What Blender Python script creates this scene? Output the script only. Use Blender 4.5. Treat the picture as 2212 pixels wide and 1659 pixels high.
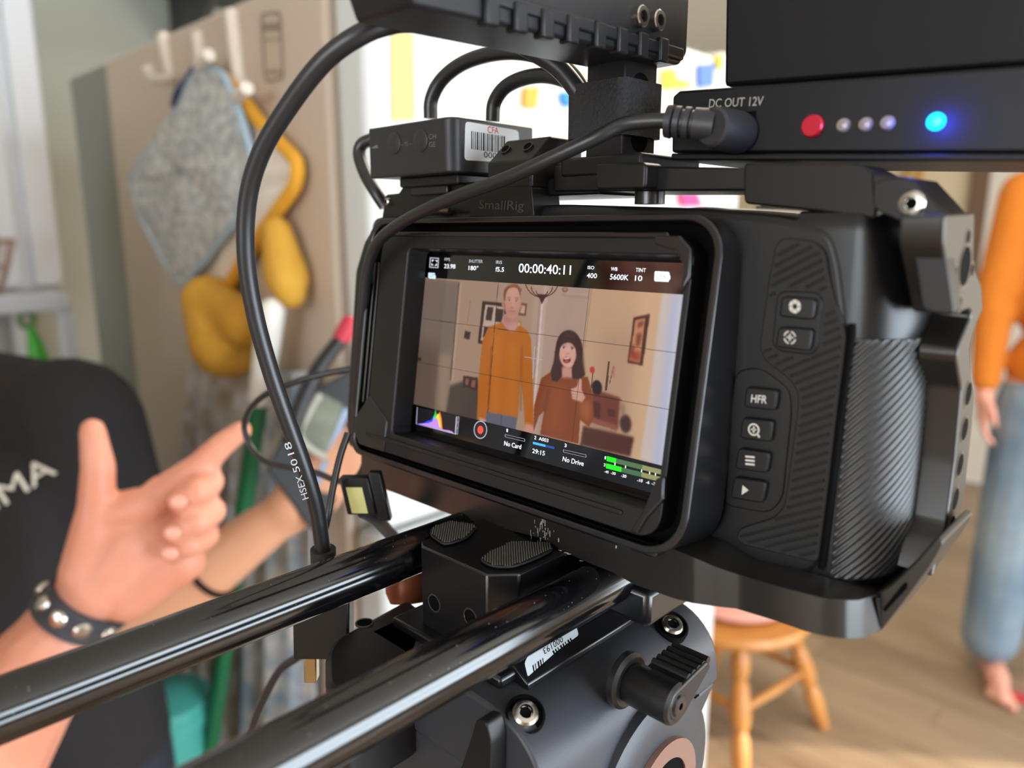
import bpy, bmesh, math, random
import numpy as np
from mathutils import Vector, Matrix
random.seed(4)
for o in list(bpy.data.objects): bpy.data.objects.remove(o)
scene = bpy.context.scene
col = scene.collection
# ---------------------------------------------------------------- camera (rig frame in mm: X right along screen, Y lens direction, Z up)
H0 = 1359.0                      # height of the screen centre above the floor, mm
F_PX, CX, CY = 1632.5, 1106.0, 829.5
CAM = np.array([163.9, -177.3, 40.8])
_p = math.radians(11.5); _y = math.atan2(.680, .705)
FW = np.array([-math.sin(_y)*math.cos(_p), math.cos(_y)*math.cos(_p), -math.sin(_p)])
RT = np.array([FW[1], -FW[0], 0.0]); RT /= np.linalg.norm(RT)
UP = np.cross(RT, FW)
def W(p): return Vector((p[0]/1000.0, p[1]/1000.0, (p[2]+H0)/1000.0))
cd = bpy.data.cameras.new('camera'); cam = bpy.data.objects.new('camera', cd); col.objects.link(cam)
cd.sensor_fit = 'HORIZONTAL'; cd.sensor_width = 36.0; cd.lens = 36.0*F_PX/2212.0; cd.clip_start = 0.01
m = Matrix.Identity(4)
for i in range(3): m[i][0] = RT[i]; m[i][1] = UP[i]; m[i][2] = -FW[i]
m.translation = W(CAM); cam.matrix_world = m
cd.dof.use_dof = True; cd.dof.focus_distance = 0.235; cd.dof.aperture_fstop = 7.8
scene.camera = cam
# ---------------------------------------------------------------- light
scene.view_settings.view_transform = 'Standard'; scene.view_settings.look = 'None'
scene.view_settings.gamma = 1.0; scene.view_settings.use_curve_mapping = False
scene.view_settings.exposure = 0.0
wd = bpy.data.worlds.new('sky'); scene.world = wd; wd.use_nodes = True
bg = wd.node_tree.nodes['Background']; bg.inputs[0].default_value = (.75, .86, 1, 1); bg.inputs[1].default_value = 2.0
def lamp(name, kind, energy, color, loc, rot=None, size=None, aim=None):
    l = bpy.data.lights.new(name, kind); l.energy = energy; l.color = color
    o = bpy.data.objects.new(name, l); col.objects.link(o); o.location = loc
    if size: l.shape = 'RECTANGLE'; l.size, l.size_y = size
    if aim is not None:
        d = Vector(aim)-Vector(loc); o.rotation_euler = d.to_track_quat('-Z', 'Y').to_euler()
    return o
sd = Vector((-.81, -.59, -.47)).normalized()
sun = lamp('sun_light', 'SUN', 9.0, (1, .93, .8), (3, 4, 3)); sun.rotation_euler = sd.to_track_quat('-Z', 'Y').to_euler(); sun.data.angle = .01
XR, XL, YF, YN, ZC = 2.6, -2.35, 4.6, -2.6, 2.45      # room, metres
lamp('daylight_kitchen_window', 'AREA', 160, (.78, .9, 1), (XR+.05, .5, 1.25), size=(2.2, 1.7), aim=(-9, .5, 1.25))
lamp('daylight_dining_window', 'AREA', 90, (.9, .95, 1), (XR+.05, 3.1, 1.3), size=(1.6, 1.7), aim=(-9, 3.1, 1.3))
lamp('daylight_rear_window', 'AREA', 44, (.9, .95, 1), (.3, YN-.05, 1.5), size=(1.2, 1.2), aim=(.3, 9, 1.5))
lamp('ceiling_lamp_light', 'AREA', 22, (1, .86, .68), (-.3, 1.2, ZC-.06), size=(.5, .5), aim=(-.3, 1.2, 0))
# ---------------------------------------------------------------- pixel helpers: rays of the photograph met with planes of the rig
def ray(u, v): return FW + RT*((u-CX)/F_PX) - UP*((v-CY)/F_PX)
def PY(u, v, y=0): d = ray(u, v); return CAM + d*((y-CAM[1])/d[1])
def PX(u, v, x=0): d = ray(u, v); return CAM + d*((x-CAM[0])/d[0])
def PZ(u, v, z=0): d = ray(u, v); return CAM + d*((z-CAM[2])/d[2])
def PD(u, v, d): return CAM + ray(u, v)*d
TILT = math.radians(8.7); ST, CT = math.sin(TILT), math.cos(TILT)
NT = np.array([0, -CT, ST]); SV = np.array([0, ST, CT])
def TL(x, s, n): return np.array([x, 0, 0]) + SV*s + NT*n          # tilted screen frame
def PT(u, v, n=0): d = ray(u, v); return CAM + d*((n-NT@CAM)/(NT@d))
def uv(P):
    q = np.asarray(P, float)-CAM; z = q@FW
    return CX+F_PX*(q@RT)/z, CY-F_PX*(q@UP)/z
# ---------------------------------------------------------------- materials
def lin(c):
    if isinstance(c, str): c = [int(c[i:i+2], 16)/255 for i in (0, 2, 4)]
    return tuple((x/12.92 if x <= .04045 else ((x+.055)/1.055)**2.4) for x in c)
MATS = {}
def mat(name, c, rough=.5, metal=0.0, bump=None, var=None, emit=0.0, spec=.5, sub=0.0, wave=None, coat=0.0):
    if name in MATS: return MATS[name]
    M_ = bpy.data.materials.new(name); M_.use_nodes = True; nt = M_.node_tree; b = nt.nodes['Principled BSDF']
    L = lin(c); b.inputs['Base Color'].default_value = (*L, 1); b.inputs['Roughness'].default_value = rough
    b.inputs['Metallic'].default_value = metal; b.inputs['Specular IOR Level'].default_value = spec
    b.inputs['Coat Weight'].default_value = coat
    if sub: b.inputs['Subsurface Weight'].default_value = sub; b.inputs['Subsurface Radius'].default_value = (.012, .005, .003); b.inputs['Subsurface Scale'].default_value = 1
    if emit: b.inputs['Emission Color'].default_value = (*L, 1); b.inputs['Emission Strength'].default_value = emit
    tc = nt.nodes.new('ShaderNodeTexCoord')
    if var:                                      # (scale, second colour, amount)
        n = nt.nodes.new('ShaderNodeTexNoise'); n.inputs['Scale'].default_value = var[0]; n.inputs['Detail'].default_value = 5
        r = nt.nodes.new('ShaderNodeValToRGB'); r.color_ramp.elements[0].position = .5-var[2]/2; r.color_ramp.elements[1].position = .5+var[2]/2
        r.color_ramp.elements[0].color = (*L, 1); r.color_ramp.elements[1].color = (*lin(var[1]), 1)
        nt.links.new(tc.outputs['Object'], n.inputs['Vector']); nt.links.new(n.outputs['Fac'], r.inputs[0]); nt.links.new(r.outputs[0], b.inputs['Base Color'])
    if bump or wave:
        bp = nt.nodes.new('ShaderNodeBump')
        if bump:
            n = nt.nodes.new('ShaderNodeTexNoise'); n.inputs['Scale'].default_value = bump[0]; n.inputs['Detail'].default_value = 4
            bp.inputs['Strength'].default_value = bump[1]; bp.inputs['Distance'].default_value = bump[2] if len(bump) > 2 else .0003
        else:
            n = nt.nodes.new('ShaderNodeTexWave'); n.inputs['Scale'].default_value = wave[0]
            mp = nt.nodes.new('ShaderNodeMapping'); mp.inputs['Rotation'].default_value = wave[1]; nt.links.new(tc.outputs['Object'], mp.inputs[0])
            bp.inputs['Strength'].default_value = wave[2]; bp.inputs['Distance'].default_value = wave[3]
        nt.links.new(mp.outputs[0] if wave else tc.outputs['Object'], n.inputs['Vector'])
        nt.links.new(n.outputs['Fac'], bp.inputs['Height']); nt.links.new(bp.outputs[0], b.inputs['Normal'])
    MATS[name] = M_; return M_
# ---------------------------------------------------------------- mesh builder (mm in, metres out)
class MB:
    def __init__(s): s.v = []; s.f = []
    def add(s, vs, fs):
        n = len(s.v); s.v += [tuple(map(float, p)) for p in vs]; s.f += [tuple(i+n for i in f) for f in fs]; return s
    def box(s, x0, x1, y0, y1, z0, z1, fr=None):
        P = [(x, y, z) for z in (z0, z1) for y in (y0, y1) for x in (x0, x1)]
        if fr: P = [fr(*p) for p in P]
        return s.add(P, [(0, 2, 3, 1), (4, 5, 7, 6), (0, 1, 5, 4), (2, 6, 7, 3), (0, 4, 6, 2), (1, 3, 7, 5)])
    def prism(s, poly, vec):
        poly = [np.asarray(p, float) for p in poly]; n = len(poly); vec = np.asarray(vec, float)
        return s.add(poly+[p+vec for p in poly], [tuple(range(n-1, -1, -1)), tuple(range(n, 2*n))]+[(i, (i+1) % n, n+(i+1) % n, n+i) for i in range(n)])
    def rings(s, rs, cap=True, closed=True):
        k = len(rs[0]); vs = [p for r in rs for p in r]; fs = []
        for a in range(len(rs)-1):
            for i in range(k if closed else k-1):
                j = (i+1) % k; fs.append((a*k+i, a*k+j, (a+1)*k+j, (a+1)*k+i))
        if cap and closed: fs += [tuple(range(k-1, -1, -1)), tuple((len(rs)-1)*k+i for i in range(k))]
        return s.add(vs, fs)
    def tube(s, path, r, n=12, sub=8, flat=None):
        P = spline(path, sub) if sub else [np.asarray(p, float) for p in path]
        rr = r if isinstance(r, (list, tuple)) else [r, r]
        out = []; prev = None
        for i, p in enumerate(P):
            t = P[min(i+1, len(P)-1)]-P[max(i-1, 0)]; t /= np.linalg.norm(t)+1e-9
            if prev is None:
                a = np.array([0, 0, 1.]) if abs(t[2]) < .9 else np.array([1., 0, 0]); u = np.cross(t, a)
            else: u = prev-t*(prev@t)
            u /= np.linalg.norm(u); prev = u; w = np.cross(t, u)
            q = i/(len(P)-1)*(len(rr)-1); k = min(int(q), len(rr)-2); R_ = rr[k]+(rr[k+1]-rr[k])*(q-k)
            out.append([p+R_*(u*math.cos(2*math.pi*j/n)+w*math.sin(2*math.pi*j/n)*(flat or 1)) for j in range(n)])
        return s.rings(out)
    def lathe(s, prof, c, axis, n=24):
        a = np.asarray(axis, float); a /= np.linalg.norm(a); b = np.array([0, 0, 1.]) if abs(a[2]) < .9 else np.array([1., 0, 0])
        u = np.cross(a, b); u /= np.linalg.norm(u); w = np.cross(a, u); c = np.asarray(c, float)
        return s.rings([[c+a*h+max(r, .001)*(u*math.cos(2*math.pi*j/n)+w*math.sin(2*math.pi*j/n)) for j in range(n)] for r, h in prof])
    def capsule(s, p0, p1, r0, r1, n=14, k=5):
        p0 = np.asarray(p0, float); p1 = np.asarray(p1, float); L = np.linalg.norm(p1-p0)
        pr = [(r0*math.sin(a), -r0*math.cos(a)) for a in np.linspace(.05, math.pi/2, k)]+[(r1*math.cos(a), L+r1*math.sin(a)) for a in np.linspace(0, math.pi/2-.05, k)]
        return s.lathe(pr, p0, (p1-p0)/(L+1e-9), n)
    def ell(s, c, r, ax=None, n=16):
        c = np.asarray(c, float); ax = np.eye(3) if ax is None else np.asarray(ax, float)
        rs = []
        for a in np.linspace(-math.pi/2+.04, math.pi/2-.04, 11):
            rs.append([c+ax[0]*r[0]*math.cos(a)*math.cos(2*math.pi*j/n)+ax[1]*r[1]*math.cos(a)*math.sin(2*math.pi*j/n)+ax[2]*r[2]*math.sin(a) for j in range(n)])
        return s.rings(rs)
    def frame(s, outer, inner, vec):             # ring between two outlines with the same number of points
        n = len(outer); o = [np.asarray(p, float) for p in outer]; i_ = [np.asarray(p, float) for p in inner]; vec = np.asarray(vec, float)
        vs = o+i_+[p+vec for p in o]+[p+vec for p in i_]; fs = []
        for i in range(n):
            j = (i+1) % n
            fs += [(i, j, n+j, n+i)[::-1], (2*n+i, 2*n+j, 3*n+j, 3*n+i), (i, j, 2*n+j, 2*n+i), (n+j, n+i, 3*n+i, 3*n+j)]
        return s.add(vs, fs)
    def build(s, name, material, parent=None, bevel=0, seg=2, smooth=35, fix=True):
        me = bpy.data.meshes.new(name); me.from_pydata([W(p) if ABS else Vector(p)/1000 for p in s.v], [], s.f)
        if fix:
            b = bmesh.new(); b.from_mesh(me); bmesh.ops.recalc_face_normals(b, faces=b.faces); b.to_mesh(me); b.free()
        return link(name, me, material, parent, bevel, seg, smooth)
ABS = True
def link(name, me, material, parent=None, bevel=0, seg=2, smooth=35):
    if material: me.materials.append(material)
    if smooth:
        for p in me.polygons: p.use_smooth = True
        me.set_sharp_from_angle(angle=math.radians(smooth))
    o = bpy.data.objects.new(name, me); col.objects.link(o)
    if parent is not None: attach(o, parent)
    if bevel:
        md = o.modifiers.new('bevel', 'BEVEL'); md.width = bevel/1000; md.segments = seg; md.limit_method = 'ANGLE'; md.angle_limit = math.radians(40); md.use_clamp_overlap = True
        md.harden_normals = False
    return o
def wloc(o):
    v = Vector(o.location)
    return v if o.parent is None else v+wloc(o.parent)
def attach(o, parent):
    o.parent = parent; o.location = Vector(o.location)-wloc(parent) if parent else o.location
def thing(name, label, cat, base, group=None):
    o = bpy.data.objects.new(name, None); o.empty_display_size = .02; o.location = W(base); col.objects.link(o)
    return tag(o, label, cat, group)
def tag(o, label=None, cat=None, group=None, kind=None):
    if label: o['label'] = label
    if cat: o['category'] = cat
    if group: o['group'] = group
    if kind: o['kind'] = kind
    return o
def spline(path, sub=8):
    P = [np.asarray(p, float) for p in path]
    if len(P) < 3: return P
    Q = [2*P[0]-P[1]]+P+[2*P[-1]-P[-2]]; out = []
    for i in range(1, len(Q)-2):
        a, b, c, d = Q[i-1:i+3]
        for k in range(sub):
            t = k/sub; out.append(.5*(2*b+(c-a)*t+(2*a-5*b+4*c-d)*t*t+(3*b-a-3*c+d)*t**3))
    return out+[P[-1]]
def rrect(x0, x1, y0, y1, r, n=5):               # rounded rectangle, counter-clockwise; r one radius or four (bl, br, tr, tl)
    r = [r]*4 if not isinstance(r, (list, tuple)) else r; out = []
    for (cx, cy, a0, q) in ((x0+r[0], y0+r[0], 180, r[0]), (x1-r[1], y0+r[1], 270, r[1]), (x1-r[2], y1-r[2], 0, r[2]), (x0+r[3], y1-r[3], 90, r[3])):
        for k in range(n+1):
            a = math.radians(a0+90*k/n); out.append((cx+q*math.cos(a), cy+q*math.sin(a)))
    return out
def rpoly(P, r=3, n=4):                          # round the corners of a list of points (3-D or 2-D)
    P = [np.asarray(p, float) for p in P]; out = []; N = len(P)
    for i in range(N):
        a, b, c = P[i-1], P[i], P[(i+1) % N]; q = min(r, np.linalg.norm(a-b)*.45, np.linalg.norm(c-b)*.45)
        s_ = b+(a-b)/(np.linalg.norm(a-b)+1e-9)*q; e = b+(c-b)/(np.linalg.norm(c-b)+1e-9)*q
        for k in range(n+1):
            t = k/n; out.append((1-t)**2*s_+2*t*(1-t)*b+t*t*e)
    return out
def fuse(name, mb, material, parent=None, voxel=3.0, smooth=6):      # overlapping volumes fused into one continuous surface
    me = bpy.data.meshes.new(name); me.from_pydata([W(p) for p in mb.v], [], mb.f)
    b = bmesh.new(); b.from_mesh(me); bmesh.ops.recalc_face_normals(b, faces=b.faces); b.to_mesh(me); b.free()
    o = bpy.data.objects.new(name, me); col.objects.link(o)
    r = o.modifiers.new('r', 'REMESH'); r.mode = 'VOXEL'; r.voxel_size = voxel/1000
    s_ = o.modifiers.new('s', 'SMOOTH'); s_.iterations = smooth; s_.factor = .5
    dg = bpy.context.evaluated_depsgraph_get(); me2 = bpy.data.meshes.new_from_object(o.evaluated_get(dg)); me2.name = name
    bpy.data.objects.remove(o)
    return link(name, me2, material, parent, 0, 0, 80)
def text(name, body, LL, LR, UL, material, parent=None, lift=.05, thick=0.0, bold=0.0, mirror=False):
    """flat lettering fitted to the box LL-LR-UL (points in rig mm)"""
    cu = bpy.data.curves.new('t', 'FONT'); cu.body = body; cu.size = 1; cu.offset = bold; cu.resolution_u = 3
    to = bpy.data.objects.new('t', cu); col.objects.link(to)
    me = to.to_mesh().copy(); to.to_mesh_clear(); bpy.data.objects.remove(to)
    xs = [v.co.x for v in me.vertices]; ys = [v.co.y for v in me.vertices]; x0, x1, y0, y1 = min(xs), max(xs), min(ys), max(ys)
    LL, LR, UL = (np.asarray(p, float) for p in (LL, LR, UL)); nn = np.cross(LR-LL, UL-LL); nn /= np.linalg.norm(nn)
    for v in me.vertices:
        P = LL+(LR-LL)*((v.co.x-x0)/(x1-x0))+(UL-LL)*((v.co.y-y0)/(y1-y0))+nn*lift; v.co = W(P)
    me.name = name; me.materials.clear()
    return link(name, me, material, parent, 0, 0, 0)
# ================================================================ the room
def mbx(mb, x0, x1, y0, y1, z0, z1): return mb.box(x0*1000, x1*1000, y0*1000, y1*1000, z0*1000-H0, z1*1000-H0)
def struct(name, mb, m_, bevel=0): return tag(mb.build(name, m_, None, bevel), kind='structure')
m_wall = mat('cream_wall_paint', 'd8c6a6', .8, bump=(60, .15, .002), var=(1.2, 'd2be9c', .5))
m_wallg = mat('sage_wall_paint', 'b3b3a4', .8, bump=(60, .15, .002))
m_ceil = mat('ceiling_paint', 'e4ddd0', .9)
m_white = mat('white_trim_paint', 'e6e4de', .45)
m_floor = mat('floor_gap', '4a3626', .7)
struct('floor', mbx(MB(), XL, XR, YN, YF, -.06, -.012), m_floor)
pl = bpy.data.materials.new('wood_planks'); pl.use_nodes = True; nt = pl.node_tree; b = nt.nodes['Principled BSDF']
oi = nt.nodes.new('ShaderNodeObjectInfo'); tc = nt.nodes.new('ShaderNodeTexCoord'); mp = nt.nodes.new('ShaderNodeMapping'); mp.inputs['Scale'].default_value = (1.2, 16, 1)
nz = nt.nodes.new('ShaderNodeTexNoise'); nz.inputs['Scale'].default_value = 3; nz.inputs['Detail'].default_value = 7
ad = nt.nodes.new('ShaderNodeMath'); ad.operation = 'MULTIPLY_ADD'; ad.inputs[1].default_value = .55
rp = nt.nodes.new('ShaderNodeValToRGB')
for e, (p_, c_) in zip([rp.color_ramp.elements[0], rp.color_ramp.elements[1]], ((.25, '66503c'), (.95, '9c846a'))): e.position = p_; e.color = (*lin(c_), 1)
nt.links.new(tc.outputs['Object'], mp.inputs[0]); nt.links.new(mp.outputs[0], nz.inputs['Vector'])
nt.links.new(oi.outputs['Random'], ad.inputs[0]); nt.links.new(nz.outputs['Fac'], ad.inputs[2]); nt.links.new(ad.outputs[0], rp.inputs[0]); nt.links.new(rp.outputs[0], b.inputs['Base Color']); b.inputs['Roughness'].default_value = .42
flo = bpy.data.objects['floor']
PW, PLN = .126, 1.22; base = MB().box(0, PLN*1000-2, 0, PW*1000-2, 0, 12); me = None; r_ = 0; y = YN
while y < YF-.02:
    x = XL-(r_ % 3)*.4
    while x < XR:
        x0, x1 = max(x, XL), min(x+PLN, XR)
        if x1-x0 > .03:
            if me is None:
                me = bpy.data.meshes.new('plank'); me.from_pydata([Vector(p)/1000 for p in base.v], [], base.f); me.materials.append(pl)
            o = bpy.data.objects.new('plank', me); col.objects.link(o); o.parent = flo; o.location = (x0, y, -.012); o.scale = ((x1-x0)/PLN, min(1, (YF-y)/PW), 1)
        x += PLN
    y += PW; r_ += 1
struct('ceiling', mbx(MB(), XL, XR, YN, YF, ZC, ZC+.06), m_ceil)
def wall_open(name, plane, a0, a1, holes, m_):          # wall with window holes; plane 'x' or 'y' with its two faces
    ax, c0, c1 = plane; mb = MB()
    def seg(p, q, z0, z1):
        if q-p < .005 or z1-z0 < .005: return
        mbx(mb, c0, c1, p, q, z0, z1) if ax == 'x' else mbx(mb, p, q, c0, c1, z0, z1)
    cur = a0
    for (h0, h1, z0, z1) in holes:
        seg(cur, h0, 0, ZC); seg(h0, h1, 0, z0); seg(h0, h1, z1, ZC); cur = h1
    seg(cur, a1, 0, ZC); return struct(name, mb, m_)
HK = (-.6, 1.6, .4, 2.1); HD = (2.3, 4.1, .35, 2.1); HN = (-.35, .95, .9, 2.1)
wall_open('wall_right', ('x', XR, XR+.1), YN, YF, [HK, HD], m_wall)
wall_open('wall_near', ('y', YN-.1, YN), XL, XR, [HN], m_wall)
wall_open('wall_far', ('y', YF, YF+.1), XL, XR, [], m_wall)
wall_open('wall_left', ('x', XL-.1, XL), YN, YF, [], m_wallg)
gl = bpy.data.materials.new('window_glass'); gl.use_nodes = True; nt = gl.node_tree; nt.nodes.clear()
o_ = nt.nodes.new('ShaderNodeOutputMaterial'); t_ = nt.nodes.new('ShaderNodeBsdfTransparent'); g_ = nt.nodes.new('ShaderNodeBsdfGlossy'); x_ = nt.nodes.new('ShaderNodeMixShader'); g_.inputs['Roughness'].default_value = .02
x_.inputs[0].default_value = .06; nt.links.new(t_.outputs[0], x_.inputs[1]); nt.links.new(g_.outputs[0], x_.inputs[2]); nt.links.new(x_.outputs[0], o_.inputs[0])
def window(n, ax, c, h):
    a0, a1, z0, z1 = h; w = .05; mb = MB()
    def bx(m2, p, q, e, f_, d0, d1): mbx(m2, c+d0, c+d1, p, q, e, f_) if ax == 'x' else mbx(m2, p, q, c+d0, c+d1, e, f_)
    s_ = 1 if ax == 'x' else -1; d0, d1 = (0, .06) if s_ > 0 else (-.06, 0)
    for (p, q, e, f_) in ((a0, a1, z0, z0+w), (a0, a1, z1-w, z1), (a0, a0+w, z0+w, z1-w), (a1-w, a1, z0+w, z1-w), (a0+w, a1-w, (z0+z1)/2-.02, (z0+z1)/2+.02)): bx(mb, p, q, e, f_, d0, d1)
    root = struct('window_%d' % n, mb, m_white)
    for (e, f_) in ((z0+w, (z0+z1)/2-.02), ((z0+z1)/2+.02, z1-w)):
        m2 = MB(); bx(m2, a0+w, a1-w, e, f_, .02*s_ if s_ > 0 else -.026, .026 if s_ > 0 else -.02); m2.build('pane', gl, root)
window(1, 'x', XR, HK); window(2, 'x', XR, HD); window(3, 'y', YN, HN)
# far wall: door with casing, baseboard, two framed pictures (seen at the right edge between battery and cage)
struct('baseboard_far', mbx(MB(), XL, XR, YF-.018, YF, 0, .11), m_white)
a = PY(2108, 400, YF*1000); dx = a[0]/1000
mb = MB(); mbx(mb, dx-.02, dx+.07, YF-.03, YF, 0, 2.1); mbx(mb, dx+.87, dx+.96, YF-.03, YF, 0, 2.1); mbx(mb, dx-.02, dx+.96, YF-.03, YF, 2.1, 2.19)
struct('trim_1', mb, mat('brown_casing', '6b513c', .5))
mb = MB(); mbx(mb, dx+.07, dx+.87, YF-.02, YF-.001, .01, 2.1); d1 = struct('door_1', mb, mat('cream_door', 'd9cfc0', .5))
MB().lathe([(9, 0), (9, 30), (26, 34), (28, 46), (20, 58), (2, 62)], (dx*1000+130, YF*1000-20, 960-H0), (0, -1, 0)).build('door_handle', mat('brass', 'b08a4a', .3, 1), d1)
def picture(name, label, x0, x1, z0, z1, fc, ic):
    t = thing(name, label, 'picture', (x0*1000, YF*1000, z0*1000-H0)); mb = MB(); w = .03
    for q in ((x0, x1, z0, z0+w), (x0, x1, z1-w, z1), (x0, x0+w, z0+w, z1-w), (x1-w, x1, z0+w, z1-w)): mbx(mb, q[0], q[1], YF-.03, YF-.001, q[2], q[3])
    mb.build('frame', mat(name+'_frame', fc, .4), t); mbx(MB(), x0+w, x1-w, YF-.02, YF-.002, z0+w, z1-w).build('print', mat(name+'_print', ic, .5, var=(9, 'e6d4b0', .3)), t)
picture('picture_frame', 'small gold picture on the cream wall below the battery plate', (PY(1955, 400, 4600)[0])/1000, (PY(1992, 400, 4600)[0])/1000, 1.63, 1.86, 'b98a3c', 'caa96a')
picture('picture_frame', 'dark framed picture hanging beside the doorway behind the man in orange', dx+1.0, dx+1.28, 1.5, 1.9, '2a211c', '6a6058')
# ---------------------------------------------------------------- refrigerator (side faces -Y, doors face +X)
FZ = 300; FY0, FY1 = 281, 1035; XD0, XD1, XB = -530, -470, -1158
fr = thing('refrigerator', 'tall white refrigerator with beige side, hung with potholders and magnets', 'refrigerator', (-800, 650, -H0))
m_fr = mat('fridge_side', 'c4b4a4', .45, bump=(900, .1, .0004)); m_fd = mat('fridge_door', 'd2d5d3', .35, bump=(700, .1, .0004)); m_fb = mat('fridge_rear', '83857f', .55)
MB().box(XB, XD0-8, FY0, FY1, -H0+40, FZ).build('body', m_fr, fr, 8)
MB().box(-1345, XB, FY0+6, FY1-6, -H0+40, FZ-3).build('rear_section', m_fb, fr, 4)
MB().box(-1420, -1345, FY0+40, FY1-20, -H0+40, FZ-60).build('compressor_cover', mat('fridge_dark', '5c5d58', .6), fr, 6)
MB().box(XD0-8, XD0, FY0+8, FY1-8, -H0+50, FZ-8).build('gasket', mat('grey_gasket', '9a9488', .7), fr)
d2 = MB().box(XD0, XD1, FY0, FY1, -H0+70, -290).build('lower_door', m_fd, fr, 14, 3); d3 = MB().box(XD0, XD1, FY0, FY1, -282, FZ+4).build('upper_door', m_fd, fr, 14, 3)
for d_, z0, z1 in ((d2, -800, -330), (d3, -250, 60)):
    MB().tube([(XD1, FY0+70, z0), (XD1+38, FY0+70, z0+20), (XD1+42, FY0+70, (z0+z1)/2), (XD1+38, FY0+70, z1-20), (XD1, FY0+70, z1)], 11).build('handle', m_fd, d_)
for y_ in (FY0+60, FY1-60): MB().lathe([(18, 0), (18, 40)], (-560, y_, -H0), (0, 0, 1)).build('foot', m_fb, fr)
MB().box(XD0-60, XD1-10, FY1-70, FY1-10, FZ+4, FZ+16).build('hinge_cover', m_fd, fr, 3)
def onside(u, v, off=2): return PY(u, v, FY0-off)
def onfront(u, v, off=2): return PX(u, v, XD1+off)
# energy label outline on the side
st = MB().prism(rpoly([onside(*p, 1) for p in ((562, 28), (607, 22), (614, 170), (572, 178))], 8), (0, .6, 0)).build('rating_label', mat('label_beige', 'bfae9a', .5), fr)
o1 = rpoly([onside(*p, 1.2) for p in ((562, 28), (607, 22), (614, 170), (572, 178))], 8); i1 = rpoly([onside(*p, 1.2) for p in ((567, 34), (603, 29), (609, 165), (576, 172))], 6)
MB().frame(o1, i1, (0, -.5, 0)).build('label_border', mat('label_ink', '8d7d70', .6), st)
for (u0, u1, v0, v1) in ((569, 602, 50, 68), (572, 603, 84, 88), (577, 604, 152, 160)):
    MB().prism([onside(u0, v0, 1.3), onside(u1, v0-2, 1.3), onside(u1+1, v1-2, 1.3), onside(u0+1, v1, 1.3)], (0, -.4, 0)).build('label_print', mat('label_ink', '8d7d70', .6), st)
# papers and magnets on the fridge door
def sheet(name, label, cat, pts, c, off=1.5, thick=1.2, r=4, group=None, var=None):
    mb = MB().prism(rpoly([onfront(*p, off) for p in pts], r), (thick, 0, 0)); return tag(mb.build(name, mat(name+c, c, .6, var=var), None), label, cat, group)
for (nm, lb, ct, pts, c, off, th) in (
    ('paper_list', 'pale yellow paper strip hanging near the fridge door edge', 'paper', ((846, 62), (893, 70), (897, 260), (848, 262)), 'dcc274', 2, 1),
    ('paper_sheet', 'large white drawing taped on the fridge door behind the cables', 'paper', ((925, 110), (1265, 150), (1262, 330), (930, 330)), 'd6d2c8', 2, 1),
    ('paper_sheet', 'white sheet of paper on the fridge door beside the handle post', 'paper', ((1420, 110), (1560, 130), (1556, 300), (1422, 300)), 'dad4c0', 2, 1),
    ('letter_magnet', 'orange magnet on the white drawing behind the arching cables', 'magnet', ((1128, 190), (1158, 188), (1152, 236), (1126, 232)), 'e0a03c', 4, 6),
    ('letter_magnet', 'bright blue magnet on the white drawing left of the strap', 'magnet', ((1206, 200), (1240, 200), (1234, 222), (1221, 234), (1210, 224)), '2a86d8', 4, 6),
    ('letter_magnet', 'yellow magnet on the paper right of the handle post', 'magnet', ((1428, 152), (1452, 150), (1455, 172), (1486, 178), (1484, 190), (1430, 194)), 'd8c23c', 4, 6),
    ('photo_magnet', 'blue and red picture magnet between handle and battery', 'magnet', ((1503, 140), (1536, 138), (1534, 188), (1505, 190)), '5a7ac8', 4, 6),
    ('letter_magnet', 'small olive yellow magnet close to the battery edge', 'magnet', ((1541, 120), (1556, 120), (1556, 150), (1542, 150)), 'b9ac3a', 4, 6),
    ('letter_magnet', 'magenta magnet low on the fridge above the camera body', 'magnet', ((1462, 416), (1500, 416), (1512, 446), (1470, 446)), 'e0407e', 4, 6)):
    sheet(nm, lb, ct, pts, c, off, th)
# ---------------------------------------------------------------- hooks, potholders, mitts, broom, apron on the fridge side
m_hook = mat('white_plastic', 'e2d6c8', .35)
for (lb, top, bot, tip) in (('white stick-on hook left of the potholders', (352, 75), (372, 170), (318, 145)),
                            ('white stick-on hook holding the grey potholder', (428, 70), (437, 140), (452, 118)),
                            ('white stick-on hook right of the potholders', (500, 22), (520, 205), (534, 190))):
    t = thing('wall_hook', lb, 'hook', onside(*bot)); A_ = onside(*top, 4); B_ = onside(*bot, 4)
    MB().tube([A_, (A_+B_)/2, B_], 8, 10, 4, None).build('back_strip', m_hook, t); T_ = onside(*tip, 40)
    MB().tube([B_, (B_+T_)/2+np.array([0, -8, -8]), T_], 7, 10, 6).build('prong', m_hook, t)
def cloth(pts, off, th, bulge, nu=26, seed=1, wob=2.0):      # padded quilt from an outline on the fridge side, domed toward the viewer
    P = [onside(*p, off) for p in pts]; c = sum(P)/len(P); P = rpoly(P, 14, 3); rings_ = []; rnd = random.Random(seed)
    for k in range(9):
        f_ = math.cos(k/8*math.pi/2)**.55 if k else 1; rings_.append([c+(p-c)*max(f_, .02)+np.array([0, -bulge*(1-f_**2)-th*min(1, k)+wob*math.sin(7*k+i*.9), 0]) for i, p in enumerate(P)])
    back = [p+np.array([0, 3, 0]) for p in P]; return MB().rings([back]+rings_)
m_knit = mat('grey_blue_knit', 'a3a9ad', .9, var=(90, 'd2d4d2', .25), bump=(160, 1, .004))
t = thing('potholder', 'grey-blue knitted diamond potholder hanging by its corner on the fridge', 'potholder', onside(395, 617, 20))
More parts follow.
